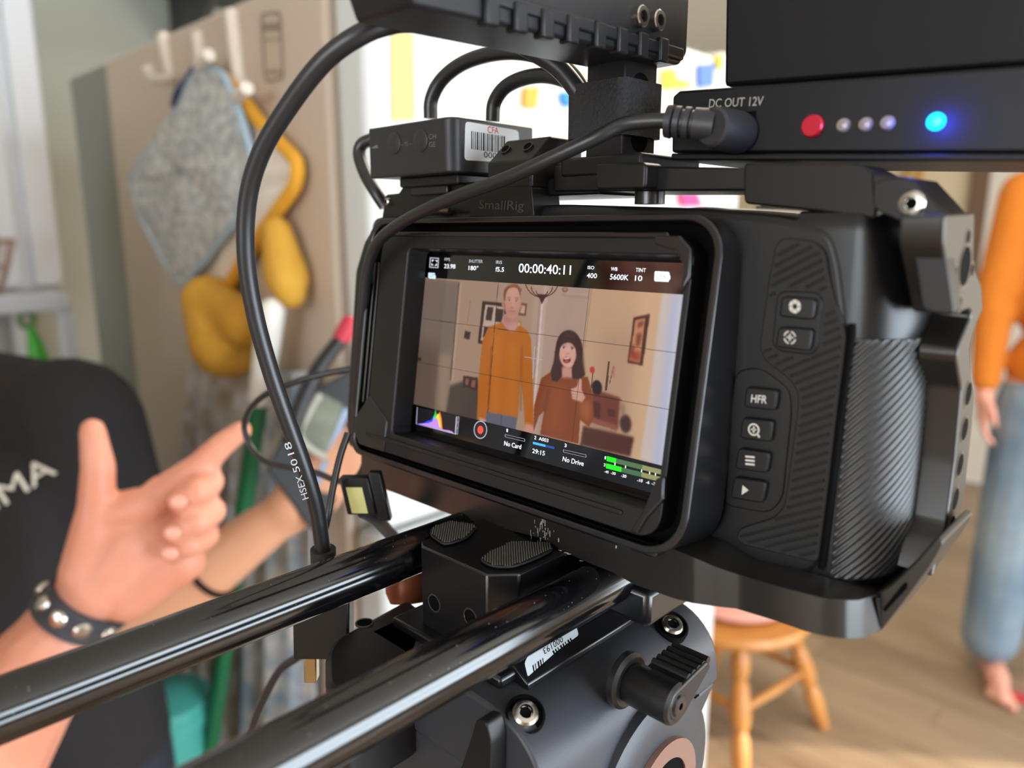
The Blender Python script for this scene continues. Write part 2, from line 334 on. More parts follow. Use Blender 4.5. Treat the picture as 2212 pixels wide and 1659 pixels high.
pts = ((424, 146), (484, 158), (520, 250), (548, 345), (512, 478), (402, 616), (375, 600), (305, 470), (279, 392), (330, 310), (385, 240))
cloth(pts, 26, 5, 9, seed=2).build('pad', m_knit, t); E_ = rpoly([onside(*p, 28) for p in pts], 14, 3)
MB().tube(E_+[E_[0]], 4.5, 8, 0).build('edging', mat('pale_blue_yarn', 'a6bccb', .9), t)
MB().tube([onside(424, 150, 28), onside(405, 175, 26), onside(384, 205, 22), onside(378, 228, 20)], 6, 8).build('hanging_loop', mat('navy_yarn', '3c4a72', .9), t)
t = thing('potholder', 'cream potholder with yellow edging behind the grey one', 'potholder', onside(448, 656, 12))
pts = ((482, 160), (560, 262), (645, 350), (640, 400), (560, 510), (480, 640), (440, 655), (410, 620), (440, 500), (450, 300))
cloth(pts, 12, 4, 5, seed=3).build('pad', mat('cream_knit', 'e9e0d4', .9, bump=(160, 1, .003)), t); E_ = rpoly([onside(*p, 14) for p in pts], 14, 3)
MB().tube(E_+[E_[0]], 8, 8, 0).build('edging', mat('yellow_yarn', 'e2a32c', .85), t)
def mitt(label, segs, off):
    mb = MB()
    for (a_, b_, r0, r1) in segs: mb.capsule(onside(*a_, off), onside(*b_, off), r0, r1)
    return tag(fuse('oven_mitt', mb, mat('yellow_quilt', 'd8a63c', .85, var=(20, 'c08a2a', .4), bump=(40, .6, .004)), None, 5, 6), label, 'oven mitt', 'yellow oven mitts on the fridge')
mitt('yellow oven mitt bulging below the potholders', [((450, 650), (490, 740), 34, 46), ((500, 740), (500, 770), 40, 26), ((470, 660), (530, 700), 28, 30)], 34)
mitt('yellow oven mitt hanging to the right above the white broom grip', [((596, 500), (620, 600), 18, 25), ((600, 560), (630, 636), 18, 17)], 26)
br = thing('broom', 'broom with white grip and green pole leaning on the fridge side', 'broom', (PD(440, 1800, 1.02)*1 if False else PD(440, 1800, 1020)))
a_, b_ = onside(590, 655, 42), PY(452, 1640, 200); dr = (b_-a_)/np.linalg.norm(b_-a_); e_ = a_+dr*((a_[2]+H0-95)/-dr[2]); g_ = a_+dr*120
MB().lathe([(3, -6), (10, -2), (14, 6), (14.5, 60), (13, 118), (11, 122)], a_, dr).build('grip', mat('white_grip', 'ece9e2', .35), br)
MB().tube([g_, e_], 10.5, 14, 0).build('pole', mat('green_pole', '1e6b44', .4), br)
MB().box(e_[0]-130, e_[0]+130, e_[1]-22, e_[1]+22, e_[2]-20, e_[2]+25).build('head_block', mat('green_pole', '1e6b44', .4), br, 6)
mb = MB()
for k in range(24): x = e_[0]-122+k*10.6; mb.capsule((x, e_[1], e_[2]-20), (x+(k-12)*1.2, e_[1]-6, -H0+4), 5, 3, 6, 3)
tag(mb.build('bristles', mat('green_bristle', '2c8a58', .8), br), kind='stuff')
# floral apron with vertical folds hanging from the hooks
def drape(name, label, cat, left, right, m_, off, folds, amp, group=None, ph=0):
    rows, cols = 30, 60; L = spline([onside(*p, off) for p in left], 10); R_ = spline([onside(*p, off) for p in right], 10); vs = []; fs = []
    for i in range(rows):
        l = L[int(i/(rows-1)*(len(L)-1))]; r = R_[int(i/(rows-1)*(len(R_)-1))]
        for j in range(cols):
            t_ = j/(cols-1); vs.append(l+(r-l)*t_+np.array([0, -amp*(.6+.4*i/rows)*(1+math.sin(ph+folds*2*math.pi*t_+.5*math.sin(i*.2))), 0]))
    for i in range(rows-1):
        for j in range(cols-1): a_ = i*cols+j; fs.append((a_, a_+1, a_+cols+1, a_+cols))
    o = MB().add(vs, fs).build(name, m_, None); s_ = o.modifiers.new('solid', 'SOLIDIFY'); s_.thickness = .002; return tag(o, label, cat, group)
m_flo = mat('floral_cotton', 'd9d6d2', .9, var=(26, '8fa3b8', .22))
drape('apron', 'white floral cotton apron draped in folds on the fridge side below the mitts', 'apron', ((428, 700), (412, 900), (385, 1150), (372, 1400), (368, 1600)), ((560, 700), (560, 900), (540, 1150), (520, 1400), (512, 1620)), mat('floral_beige', 'b3a694', .9, var=(30, 'd8d8dc', .22)), 8, 4, 9)
drape('tea_towel', 'pale floral towel hanging near the fridge door edge behind the rods', 'towel', ((560, 800), (552, 1000), (540, 1300), (530, 1650)), ((690, 800), (690, 1000), (690, 1300), (700, 1650)), m_flo, 10, 3, 8, ph=1)
# ---------------------------------------------------------------- white hutch on the left wall
XH = -1960
def H(u, v, x=XH): return PX(u, v, x)
hu = thing('hutch', 'pale white cabinet with open lower shelf against the left wall', 'cabinet', (XH-150, H(60, 640)[1], -H0))
m_hu = mat('pale_blue_white', 'd3d6dc', .45); y0, y1 = H(-260, 640)[1], H(146, 640)[1]; zs = H(60, 645)[2]
MB().box(XL*1000+5, XH-14, y0, y1, zs+20, 900).build('body', m_hu, hu, 4)
yd = H(38, 400)[1]
MB().box(XH-14, XH, yd+12, y1-6, zs+30, 890).build('door', m_hu, hu, 3); MB().box(XH-14, XH, y0+6, yd-14, zs+30, 890).build('door', m_hu, hu, 3)
MB().box(XL*1000+5, XH+120, y0, y1-30, zs-24, zs+18).build('shelf_board', m_hu, hu, 4)
for y_ in (y0+20, y1-52):
    for x_ in (XH+85, XL*1000+40): MB().box(x_, x_+30, y_, y_+30, -H0, zs-24).build('leg', m_hu, hu, 2)
MB().box(XL*1000+6, XL*1000+16, y0, y1-20, -H0+200, zs-24).build('back_panel', mat('hutch_back', 'b0b2b0', .6), hu)
wb = thing('wire_basket', 'copper wire basket on the shelf of the white cabinet', 'basket', H(-20, 630, XH+60)); m_cu = mat('copper_wire', 'b98a6a', .3, .9)
q = H(22, 520, XH+60); yq = q[1]-0; zt = q[2]; zb = zs+22
for z_, r_ in ((zt, 95), ((zt+zb)/2, 78), (zb, 55)):
    ring = [(XH+50+r_*.75*math.cos(a), yq-85+r_*math.sin(a), z_) for a in np.linspace(0, 2*math.pi, 33)]; MB().tube(ring, 4 if z_ == zt else 2.4, 8, 0).build('ring', m_cu, wb)
for k in range(14):
    a = k*2*math.pi/14; MB().tube([(XH+50+r_*.75*math.cos(a), yq-85+r_*math.sin(a), z_) for z_, r_ in ((zt, 95), ((zt+zb)/2, 78), (zb, 55))], 2, 6, 4).build('wire', m_cu, wb)
gb = thing('brush', 'green plastic brush with loop handle below the cabinet shelf', 'brush', H(80, 800)); m_gr = mat('bright_green', '3fae2a', .4)
MB().tube([H(52+16*math.cos(a)+6, 690+17*math.sin(a), XH+60) for a in np.linspace(0, 2*math.pi, 17)], 7, 8, 0).build('loop', mat('dull_green', '5f8f4a', .45), gb)
MB().lathe([(8, 0), (16, 40), (26, 110), (34, 190), (36, 260), (4, 270)], H(66, 705, XH+60), H(98, 830, XH+60)-H(66, 705, XH+60)).build('handle', m_gr, gb)
MB().lathe([(60, 0), (64, 10), (70, 200), (66, 205)], (XH+40, H(10, 760)[1]-60, zs-420), (0, 0, 1)).build('white_canister', mat('canister', 'd6d6d2', .4), None)
tag(bpy.data.objects['white_canister'], 'white canister under the cabinet shelf behind the black shirt', 'canister')
sh = thing('wall_shelf', 'dark board shelf high on the wall above the refrigerator', 'shelf', (-1500, 900, 760)); m_dk = mat('dark_stain', '4a4a48', .6)
MB().box(-2345, -1500, 700, 2400, 742, 790).build('board', m_dk, sh, 3)
for y_ in (900, 2200): MB().prism([(-2345, y_, 742), (-1950, y_, 742), (-2345, y_, 540)], (0, 25, 0)).build('bracket', m_dk, sh)
# bins on the floor next to the fridge
def bin_(name, label, u, v, d, r0, r1, h, c):
    p = PD(u, v, d); z0 = -H0; t = thing(name, label, 'bin', (p[0], p[1], z0)); mm = mat(name+c, c, .45)
    MB().lathe([(r0*.96, 0), (r0, 8), (r1, h), (r1+6, h), (r1+6, h-18), (r1+2, h-20)], (p[0], p[1], z0), (0, 0, 1), 32).build('body', mm, t)
    MB().lathe([(r1+5, 0), (r1+4, 14), (r1*.6, 26), (1, 30)], (p[0], p[1], z0+h), (0, 0, 1), 32).build('lid', mm, t)
bin_('waste_bin', 'teal plastic bin standing beside the fridge behind the camera rods', 372, 1640, 1060, 40, 52, PD(370, 1508, 1060)[2]+H0, '4aa89a')
# ---------------------------------------------------------------- low wooden stool
F1, F2 = np.array([-530, 1830, -H0]), np.array([-585, 1440, -H0]); pv = np.array([-(F1-F2)[1], (F1-F2)[0], 0]); feet = [F2, F1, F1+pv, F2+pv]; ce = sum(feet)/4; zt = -985
so = thing('stool', 'low honey-coloured wooden stool with turned legs on the plank floor', 'stool', (ce[0], ce[1], -H0))
m_oak = mat('honey_wood', 'c98b48', .4, var=(12, 'b87838', .5)); R = 215
MB().lathe([(R*.6, -34), (R*.96, -30), (R, -14), (R*.97, 0), (R*.7, 3), (1, 0)], (ce[0], ce[1], zt), (0, 0, 1), 40).build('seat', m_oak, so)
mid = []
for k in range(4):
    bt = feet[k]; top = ce+(bt-ce)*.55; top[2] = zt-30; L = np.linalg.norm(bt-top)
    MB().lathe([(16, 0), (17, L*.06), (26, L*.14), (22, L*.22), (15, L*.27), (21, L*.3), (25, L*.42), (27, L*.5), (22, L*.58), (15, L*.62), (22, L*.66), (24, L*.78), (18, L*.95), (14, L)], top, bt-top, 16).build('leg', m_oak, so)
    mid.append(top+(bt-top)*.48)
for k in range(4): p, q = mid[k], mid[(k+1) % 4]; MB().tube([p, p*.7+q*.3, (p+q)/2, p*.3+q*.7, q], [8, 11, 14, 11, 8], 12, 4).build('stretcher', m_oak, so)
cu_ = MB().ell((ce[0]+5, ce[1], zt+24), (150, 150, 26), None, 28); tag(cu_.build('seat_cushion', mat('pink_cloth', 'd89a8c', .9, bump=(80, .5, .003)), None, smooth=80), 'pale pink cushion lying on the low wooden stool', 'cushion')
# ================================================================ cinema camera
m_blk = mat('black_plastic', '0f0f11', .42, bump=(2500, .12, .0001)); m_gls = mat('gloss_black', '0d0d10', .12, coat=.3)
m_alu = mat('black_anodised', '141210', .4, 0, spec=.4, bump=(3500, .1, .00006)); m_alu2 = mat('satin_anodised', '1c1a18', .34, 0, spec=.75, bump=(3500, .12, .00006))
m_rub = mat('dark_rubber', '232324', .7, bump=(3000, .3, .0001)); m_dark = mat('deep_black', '060607', .85, spec=.1); m_mid = mat('mid_black_metal', '101013', .28, 0, spec=.7, bump=(2500, .08, .00006))
m_steel = mat('polished_steel', 'c9c4bd', .22, 1); m_ink = mat('white_ink', 'd8d6d0', .6); m_inkd = mat('faded_ink', '6a6a6e', .6)
cc = thing('cinema_camera', 'black cinema camera with tilted touchscreen showing two people, held in a metal cage', 'camera', (10, 30, -52))
BY = 6.0
body = rpoly([PY(*p, BY) for p in ((800, 470), (1203, 441), (1500, 449), (1690, 466), (1800, 492), (1822, 560), (1838, 690), (1832, 760), (1778, 1236), (1700, 1262), (1500, 1212), (1300, 1142), (790, 975))], 5)
MB().prism(body, (0, 44, 0)).build('body', m_blk, cc, 2.2, 3)
MB().box(-66, 92, 48, 78, -46, 44).build('lens_side_body', m_blk, cc, 4, 3)
# ---- grip: rounded column on the right end, domed at the top
def grip_ring(z, a, b, k=18, y0=BY+.4, x0=97.0):
    return [(x0-14, y0+2*b, z), (x0-14, y0, z)]+[(x0+a*math.sin(t), y0+b-b*math.cos(t), z) for t in np.linspace(0, math.pi, k)]
def gA(z): return 13.6-max(0, z-16)**2*.0075-max(0, -40-z)*.25
ZS = list(np.linspace(-50, 40, 46))
rg = [grip_ring(z, gA(z), 19-max(0, z-24)**2*.012) for z in ZS]
for k in range(1, 9): t = k/8*math.pi/2; rg.append(grip_ring(40+5.5*math.sin(t), max(.5, gA(40)*math.cos(t)), 0.5+(19-256*.012)*(1-.55*(1-math.cos(t))), y0=BY+.4+3*(1-math.cos(t))))
MB().rings([grip_ring(-53, 10, 17)]+rg).build('grip', mat('grip_gloss', '0b0b0e', .34, spec=.5), cc, 0, 2, 60)
# ribbed rubber wrapped on the grip (ribs are relief in the mesh)
rb = []; NZ, NK = 190, 90
for i in range(NZ):
    z = -45.5+61.5*i/(NZ-1); row = []
    for k in range(NK):
        t = .10+1.52*k/(NK-1); a = gA(z)+.35; b = 19.35
        d = .3*math.sin(2*math.pi*((z*1.0)-12*t*1.35)/2.5); e = min(i, NZ-1-i, k, NK-1-k); d = d if e > 4 else d*e/4
        e2 = -.9 if e < 1 else 0
        row.append((97+(a+d+e2)*math.sin(t), BY+.4+19-(b+d+e2)*math.cos(t), z))
    rb.append(row)
MB().rings(rb, cap=False, closed=False).build('grip_rubber', mat('grip_rubber', '1d1e21', .36, spec=.8), cc, 0, 0, 0).data.polygons.foreach_set('use_smooth', [True]*((NZ-1)*(NK-1)))
# ---- thumb-rest rubber with ribs on the back panel
def inpoly(X_, Y_, P):
    r = np.zeros(np.shape(X_), bool); n = len(P)
    for i in range(n):
        (x0, y0), (x1, y1) = P[i][:2], P[(i+1) % n][:2]
        if y0 == y1: continue
        c = ((y0 > Y_) != (y1 > Y_)) & (X_ < (x1-x0)*(Y_-y0)/(y1-y0)+x0); r ^= c
    return r
pan = ((1690, 513), (1756, 519), (1784, 542), (1791, 590), (1800, 640), (1822, 695), (1829, 730), (1808, 900), (1789, 1060), (1768, 1218), (1600, 1176), (1589, 1160), (1598, 1141), (1672, 1118), (1694, 1092), (1722, 882), (1723, 846), (1702, 818), (1650, 778), (1639, 752), (1644, 716), (1660, 600), (1674, 530))
P3 = rpoly([PY(*p, BY-.9) for p in pan], 2.2)
MB().prism(P3, (0, 1.2, 0)).build('thumb_rest', mat('thumb_rubber', '171718', .62), cc, .4)
p2 = [(p[0], p[2]) for p in P3]; well1 = ((1690, 628), (1762, 631), (1777, 645), (1766, 752), (1752, 767), (1682, 759), (1667, 744), (1677, 640))
w2 = [(q[0], q[2]) for q in [PY(*p, BY-.9) for p in well1]]
def rib_ok(x, z): return bool(inpoly(np.array(x), np.array(z), p2)) and not bool(inpoly(np.array(x), np.array(z), w2))
mb = MB(); s0 = -70
while s0 < 130:                                   # diagonal ribs clipped to the panel outline
    run = []
    for k in range(170):
        x = 62+k*.25; z = s0-20+(x-62)*.55
        near = all(rib_ok(x+dx, z+dz) for dx, dz in ((1.1, 0), (-1.1, 0), (0, 1.1), (0, -1.1)))
        if near: run.append((x, BY-1.0, z))
        if (not near or k == 169) and run:
            if len(run) > 5: mb.tube([run[0], run[len(run)//2], run[-1]], .42, 6, 3)
            run = []
    s0 += 2.35
tag(mb.build('thumb_rest_ribs', mat('thumb_rib', '1d1d1e', .55), cc), kind='stuff')
MB().tube([PY(*p, BY-.6) for p in ((1838, 700), (1836, 745), (1815, 900), (1796, 1060), (1774, 1228))], .9, 8, 6).build('grip_seam', m_dark, cc)
# ---- buttons
MB().prism(rpoly([PY(*p, BY-1.5) for p in well1], 1.6), (0, 1.0, 0)).build('button_well', m_blk, cc, .4)
MB().prism(rpoly([PY(*p, BY-.5) for p in ((1588, 800), (1640, 792), (1706, 842), (1710, 890), (1690, 1080), (1660, 1110), (1560, 1092), (1562, 1030))], 4), (0, 1, 0)).build('button_recess', m_blk, cc, .4)
def button(q, d=1.5, y=None):
    y = BY-2.6 if y is None else y; return MB().prism(rpoly([PY(*p, y) for p in q], 1.1), (0, d+1, 0)).build('button', m_blk, cc, .5, 3), y
def icon(parent, y, shapes, name='icon'):
    mb = MB()
    for s_ in shapes:
        if s_[0] == 'ring':
            _, c, r0, r1, (a0, a1) = s_
            n = 24; A = [math.radians(a0+(a1-a0)*k/n) for k in range(n+1)]
            mb.prism([PY(c[0]+r1*math.cos(a)*.92, c[1]+r1*math.sin(a)+.08*r1*math.cos(a), y-.06) for a in A]+[PY(c[0]+r0*math.cos(a)*.92, c[1]+r0*math.sin(a)+.08*r0*math.cos(a), y-.06) for a in A[::-1]], (0, .1, 0))
        else: mb.prism([PY(*p, y-.06) for p in s_[1]], (0, .1, 0))
    return mb.build(name, m_ink, parent, 0, 0, 0)
b1, y = button(((1688, 640), (1762, 646), (1755, 692), (1682, 684)), y=BY-3.4)
c_ = (1717, 662); sh = []
for k in range(6):
    a = math.radians(60*k); a2 = math.radians(60*k+52); a3 = math.radians(60*k+75)
    sh.append(('poly', [(c_[0]+13*math.cos(a), c_[1]+15*math.sin(a)), (c_[0]+13*math.cos((a+a2)/2), c_[1]+15*math.sin((a+a2)/2)), (c_[0]+13*math.cos(a2), c_[1]+15*math.sin(a2)), (c_[0]+5.5*math.cos(a3), c_[1]+6.5*math.sin(a3)), (c_[0]+5.5*math.cos(a+.45), c_[1]+6.5*math.sin(a+.45))]))
icon(b1, y, sh)
b2, y = button(((1680, 706), (1755, 711), (1748, 760), (1674, 750)), y=BY-3.4); c_ = (1706, 729)
icon(b2, y, [('ring', c_, 11.5, 14.5, (90*k+12, 90*k+78)) for k in range(4)]+[('poly', [(c_[0]-7, c_[1]-2.4), (c_[0]+7, c_[1]-1), (c_[0]+7, c_[1]+2.4), (c_[0]-7, c_[1]+1)]), ('poly', [(c_[0]-1.6, c_[1]-7.5), (c_[0]+2, c_[1]-7), (c_[0]+1.6, c_[1]+7.5), (c_[0]-2, c_[1]+7)])])
b3, y = button(((1611, 836), (1680, 844), (1674, 888), (1605, 880))); text('lettering', 'HFR', PY(1622, 869, y), PY(1656, 872, y), PY(1624, 852, y), m_ink, b3, .08, bold=.012)
b4, y = button(((1603, 902), (1670, 910), (1664, 956), (1597, 947))); c_ = (1628, 928)
icon(b4, y, [('ring', c_, 10, 13.5, (0, 360)), ('poly', [(c_[0]-6, c_[1]-2), (c_[0]+6, c_[1]-1), (c_[0]+6, c_[1]+2), (c_[0]-6, c_[1]+1)]), ('poly', [(c_[0]-1.5, c_[1]-7), (c_[0]+2, c_[1]-6.5), (c_[0]+1.5, c_[1]+7), (c_[0]-2, c_[1]+6.5)]), ('poly', [(c_[0]+6, c_[1]+10), (c_[0]+9, c_[1]+8), (c_[0]+14, c_[1]+16), (c_[0]+11, c_[1]+18)])])
b5, y = button(((1594, 968), (1663, 979), (1656, 1023), (1586, 1013)))
icon(b5, y, [('poly', [(1610, v), (1630, v+2), (1630, v+6), (1610, v+4)]) for v in (984, 992, 1000)])
b6, y = button(((1584, 1030), (1655, 1042), (1647, 1088), (1577, 1076))); icon(b6, y, [('poly', [(1604, 1048), (1617, 1059), (1602, 1069)])])
# ---- screen panel
m_glass = mat('screen_glass', '060608', .05, spec=1.0)
scr = MB().prism([TL(x, s, -7) for x, s in rrect(-62, 62, -40, 40, 4)], NT*6.6).build('screen', m_blk, cc, .6)
MB().prism([TL(x, s, -.6) for x, s in rrect(-57, 59.4, -33.6, 33.2, 1.5)], NT*.6).build('touchscreen_glass', m_glass, scr)
# picture painted vertex by vertex, in the plane of the display
NX, NS = 640, 272; xs = np.linspace(-55.35, 55.35, NX); ss = np.linspace(-23.5, 23.9, NS); GX, GS = np.meshgrid(xs, ss)
Pt = np.stack([GX, GS*ST-.12*CT, GS*CT+.12*ST], -1)-CAM; zz = Pt@FW; U = CX+F_PX*(Pt@RT)/zz; V = CY-F_PX*(Pt@UP)/zz
A5, B5 = (U-740)*2.2415, (V-460)*2.2415          # tracing coordinates
img = np.zeros((NS, NX, 3))
def blur(a, k):
    for ax in (0, 1):
        for _ in range(2):
            pad = [(0, 0)]*a.ndim; pad[ax] = (k, k); q = np.pad(a, pad, mode='edge'); q = np.cumsum(q, axis=ax); z0 = np.zeros_like(np.take(q, [0], ax)); q = np.concatenate([z0, q], ax); n = a.shape[ax]
            a = (np.take(q, range(2*k+1, 2*k+1+n), ax)-np.take(q, range(0, n), ax))/(2*k+1)
    return a
def paint(mask, c, soft=1, al=1.0):
    global img
    m_ = mask.astype(float)
    if soft: m_ = blur(m_, soft)
    m_ = (m_*al)[..., None]; img = img*(1-m_)+np.array(c)/255*m_
def poly(pts, c, soft=1, al=1.0): paint(inpoly(A5, B5, [tuple(p) for p in pts]), c, soft, al)
def elli(cx, cy, rx, ry, c, soft=1, al=1.0, rot=-.09): dx, dy = A5-cx, B5-cy; a = dx*math.cos(rot)+dy*math.sin(rot); b_ = -dx*math.sin(rot)+dy*math.cos(rot); paint((a/rx)**2+(b_/ry)**2 < 1, c, soft, al)
def line(x0, y0, x1, y1, w, c, al=1.0, soft=0):
    dx, dy = x1-x0, y1-y0; L = math.hypot(dx, dy); t = ((A5-x0)*dx+(B5-y0)*dy)/L**2; d = abs((A5-x0)*dy-(B5-y0)*dx)/L; paint((t >= 0) & (t <= 1) & (d < w/2), c, soft, al)
img[:] = np.array((176, 155, 137))/255
poly([(330, 300), (760, 320), (700, 1010), (300, 950)], (170, 150, 131), 6)
poly([(930, 340), (1210, 360), (1130, 1130), (880, 1080)], (183, 165, 154), 3)
poly([(1200, 360), (1600, 390), (1520, 1230), (1100, 1120)], (203, 176, 147), 4)
poly([(1430, 370), (1590, 390), (1510, 1230), (1400, 1190)], (218, 190, 155), 14)
poly([(1260, 560), (1420, 580), (1350, 1200), (1180, 1150)], (186, 158, 133), 14, .7)
poly([(380, 318), (566, 338), (520, 800), (505, 970), (320, 940)], (125, 115, 108), 3)
poly([(370, 620), (480, 650), (450, 960), (330, 930)], (104, 92, 82), 16)
poly([(470, 680), (540, 690), (520, 800), (500, 965), (460, 950)], (152, 136, 120), 8)
line(563, 340, 522, 810, 7, (90, 78, 70), .8, 1); line(573, 342, 532, 812, 8, (186, 168, 150), .9, 1)
line(395, 318, 566, 338, 5, (105, 95, 88), .7, 1); elli(372, 708, 9, 10, (60, 48, 42))
line(620, 420, 602, 545, 3, (140, 118, 100), .8); poly([(592, 571), (620, 576), (614, 612), (588, 607)], (58, 45, 42)); elli(598, 548, 14, 8, (200, 160, 90), 2, .6)
poly([(678, 427), (800, 440), (770, 645), (655, 632)], (56, 42, 38)); poly([(691, 444), (786, 454), (758, 629), (669, 617)], (196, 182, 172))
for q in ([(702, 454), (730, 458), (721, 523), (692, 518)], [(744, 462), (780, 467), (772, 531), (738, 526)], [(686, 549), (713, 553), (705, 606), (679, 602)], [(726, 560), (764, 565), (756, 615), (720, 610)]): poly(q, (66, 50, 50))
poly([(862, 436), (893, 440), (887, 500), (850, 495)], (118, 78, 62)); poly([(866, 447), (884, 450), (880, 487), (858, 484)], (198, 176, 160)); poly([(843, 521), (867, 524), (862, 566), (840, 562)], (168, 138, 66)); poly([(848, 530), (861, 532), (857, 558), (845, 556)], (196, 182, 160))
line(985, 350, 930, 1050, 16, (200, 186, 176), .8, 2); line(968, 420, 918, 1055, 9, (222, 216, 218), .95, 1); line(955, 420, 907, 1040, 4, (150, 130, 118), .8, 1)
line(1060, 398, 1190, 412, 8, (168, 146, 138), .8, 1); line(1050, 380, 1195, 396, 4, (196, 180, 168), .8, 1); line(1206, 365, 1150, 800, 5, (160, 138, 122), .7, 1)
poly([(1548, 390), (1680, 396), (1570, 1240), (1440, 1190), (1470, 1000)], (215, 212, 214), 2); poly([(1590, 392), (1680, 398), (1570, 1240), (1500, 1215)], (194, 210, 242), 4); poly([(1630, 394), (1650, 396), (1560, 1230), (1540, 1225)], (212, 226, 250), 4)
line(1575, 700, 1465, 1150, 22, (212, 206, 208), .6, 5)
poly([(1409, 506), (1488, 489), (1453, 739), (1380, 725)], (82, 56, 46)); poly([(1418, 519), (1466, 508), (1438, 727), (1389, 714)], (208, 148, 112))
for q in ([(1430, 530), (1460, 520), (1456, 545), (1428, 558)], [(1424, 585), (1450, 580), (1440, 640), (1418, 650)], [(1400, 640), (1416, 640), (1408, 690), (1394, 690)]): poly(q, (120, 66, 52), 2, .8)
poly([(1392, 670), (1444, 676), (1438, 722), (1389, 712)], (150, 56, 40), 4, .8)
# chandelier
for s_ in (-1, 1):
    for r_ in (28, 52, 80):
        for k in range(12):
            a0, a1 = k/12*1.5, (k+1)/12*1.5
            line(965+s_*r_*math.sin(a0), 402-r_*.62*(1-math.cos(a0))*1.6+r_*.1-2, 965+s_*r_*math.sin(a1), 402-r_*.62*(1-math.cos(a1))*1.6+r_*.1-2, 5, (92, 52, 44), .9)
    elli(965+s_*112, 372, 14, 12, (96, 62, 52), 1, .7); elli(965+s_*112, 370, 8, 7, (182, 160, 144))
poly([(940, 392), (992, 396), (976, 420), (964, 442), (956, 418)], (70, 42, 40)); elli(985, 424, 7, 14, (206, 190, 180), 1, .5)
# furniture
poly([(520, 836), (600, 810), (670, 822), (650, 1010), (500, 970)], (78, 68, 64), 3); poly([(584, 788), (656, 798), (650, 858), (583, 842)], (66, 44, 42)); poly([(596, 800), (612, 803), (608, 835), (593, 830)], (140, 96, 84)); poly([(626, 808), (646, 811), (641, 846), (622, 842)], (140, 96, 84))
poly([(1210, 850), (1345, 895), (1332, 1050), (1195, 1010)], (120, 66, 52), 2); poly([(1208, 912), (1250, 922), (1246, 1000), (1204, 990)], (88, 48, 42)); poly([(1285, 945), (1320, 955), (1316, 990), (1282, 980)], (86, 52, 44))
poly([(1200, 985), (1330, 1030), (1322, 1062), (1195, 1020)], (150, 92, 76), 2); line(1200, 1020, 1318, 1055, 8, (186, 160, 146), .9, 1)
poly([(1165, 1030), (1412, 1085), (1392, 1180), (1150, 1125)], (88, 54, 48), 2); elli(1370, 1020, 28, 45, (80, 54, 50), 2); elli(1355, 950, 12, 34, (150, 122, 104), 3, .8)
line(1212, 770, 1205, 850, 5, (92, 60, 46)); elli(1209, 760, 12, 16, (196, 66, 50)); elli(1232, 845, 24, 36, (48, 36, 38)); line(1290, 720, 1275, 860, 10, (96, 68, 54)); line(1312, 740, 1292, 830, 4, (110, 76, 60)); poly([(1308, 745), (1320, 742), (1316, 792), (1302, 800)], (190, 130, 116))
# man in orange
poly([(706, 552), (770, 530), (812, 560), (858, 545), (893, 568), (912, 610), (922, 850), (926, 1055), (884, 1050), (872, 880), (862, 800), (848, 992), (700, 964), (694, 1010), (652, 1000), (656, 820), (676, 620)], (188, 112, 36), 1)
poly([(720, 600), (770, 570), (760, 960), (712, 955)], (204, 126, 44), 8, .7); poly([(800, 620), (850, 640), (835, 985), (790, 975)], (200, 122, 40), 8, .7); line(722, 640, 706, 950, 8, (140, 76, 24), .7, 2); line(868, 640, 862, 960, 7, (142, 78, 26), .7, 2)
poly([(697, 962), (846, 990), (838, 1050), (690, 1018)], (104, 108, 128), 1); line(770, 980, 766, 1030, 5, (70, 74, 94), .8, 1); poly([(660, 990), (696, 1000), (690, 1020), (664, 1014)], (206, 164, 150)); poly([(884, 1018), (926, 1030), (935, 1068), (880, 1060)], (208, 164, 150), 2)
def Z4(P): return [(537.96+.32427*x, 313.8+.32427*y) for x, y in P]
def e4(x, y, rx, ry, c, soft=1, al=1.0): elli(537.96+.32427*x, 313.8+.32427*y, rx*.32427, ry*.32427, c, soft, al)
def l4(x0, y0, x1, y1, w, c, al=1.0, soft=1): line(537.96+.32427*x0, 313.8+.32427*y0, 537.96+.32427*x1, 313.8+.32427*y1, w*.32427, c, al, soft)
poly(Z4([(752, 540), (948, 560), (950, 750), (892, 792), (800, 780), (708, 655)]), (196, 148, 142), 1); poly(Z4([(755, 560), (860, 640), (940, 590), (930, 660), (840, 690), (760, 640)]), (168, 118, 110), 4, .7); poly(Z4([(820, 680), (940, 660), (950, 750), (892, 792), (830, 780)]), (214, 172, 170), 5, .6)
e4(738, 402, 20, 56, (188, 134, 124)); e4(1002, 428, 18, 50, (190, 138, 126))
poly(Z4([(760, 345), (768, 220), (820, 150), (905, 132), (965, 165), (994, 260), (998, 400), (978, 500), (945, 570), (895, 608), (850, 604), (800, 565), (768, 480)]), (206, 160, 148), 1)
poly(Z4([(765, 300), (800, 300), (800, 470), (850, 590), (800, 560), (766, 470)]), (180, 126, 114), 6, .6); poly(Z4([(940, 330), (992, 330), (990, 430), (950, 560), (900, 600), (930, 480)]), (186, 138, 128), 6, .5); e4(880, 215, 75, 55, (226, 184, 170), 7, .7); e4(905, 420, 36, 36, (222, 176, 162), 6, .6)
poly(Z4([(752, 345), (744, 250), (752, 185), (800, 125), (885, 92), (945, 100), (985, 150), (1002, 230), (998, 300), (978, 205), (945, 152), (890, 138), (835, 152), (795, 195), (776, 260), (768, 345)]), (132, 86, 64), 1); poly(Z4([(800, 125), (885, 92), (945, 100), (965, 135), (890, 128), (830, 142)]), (170, 112, 82), 3, .8)
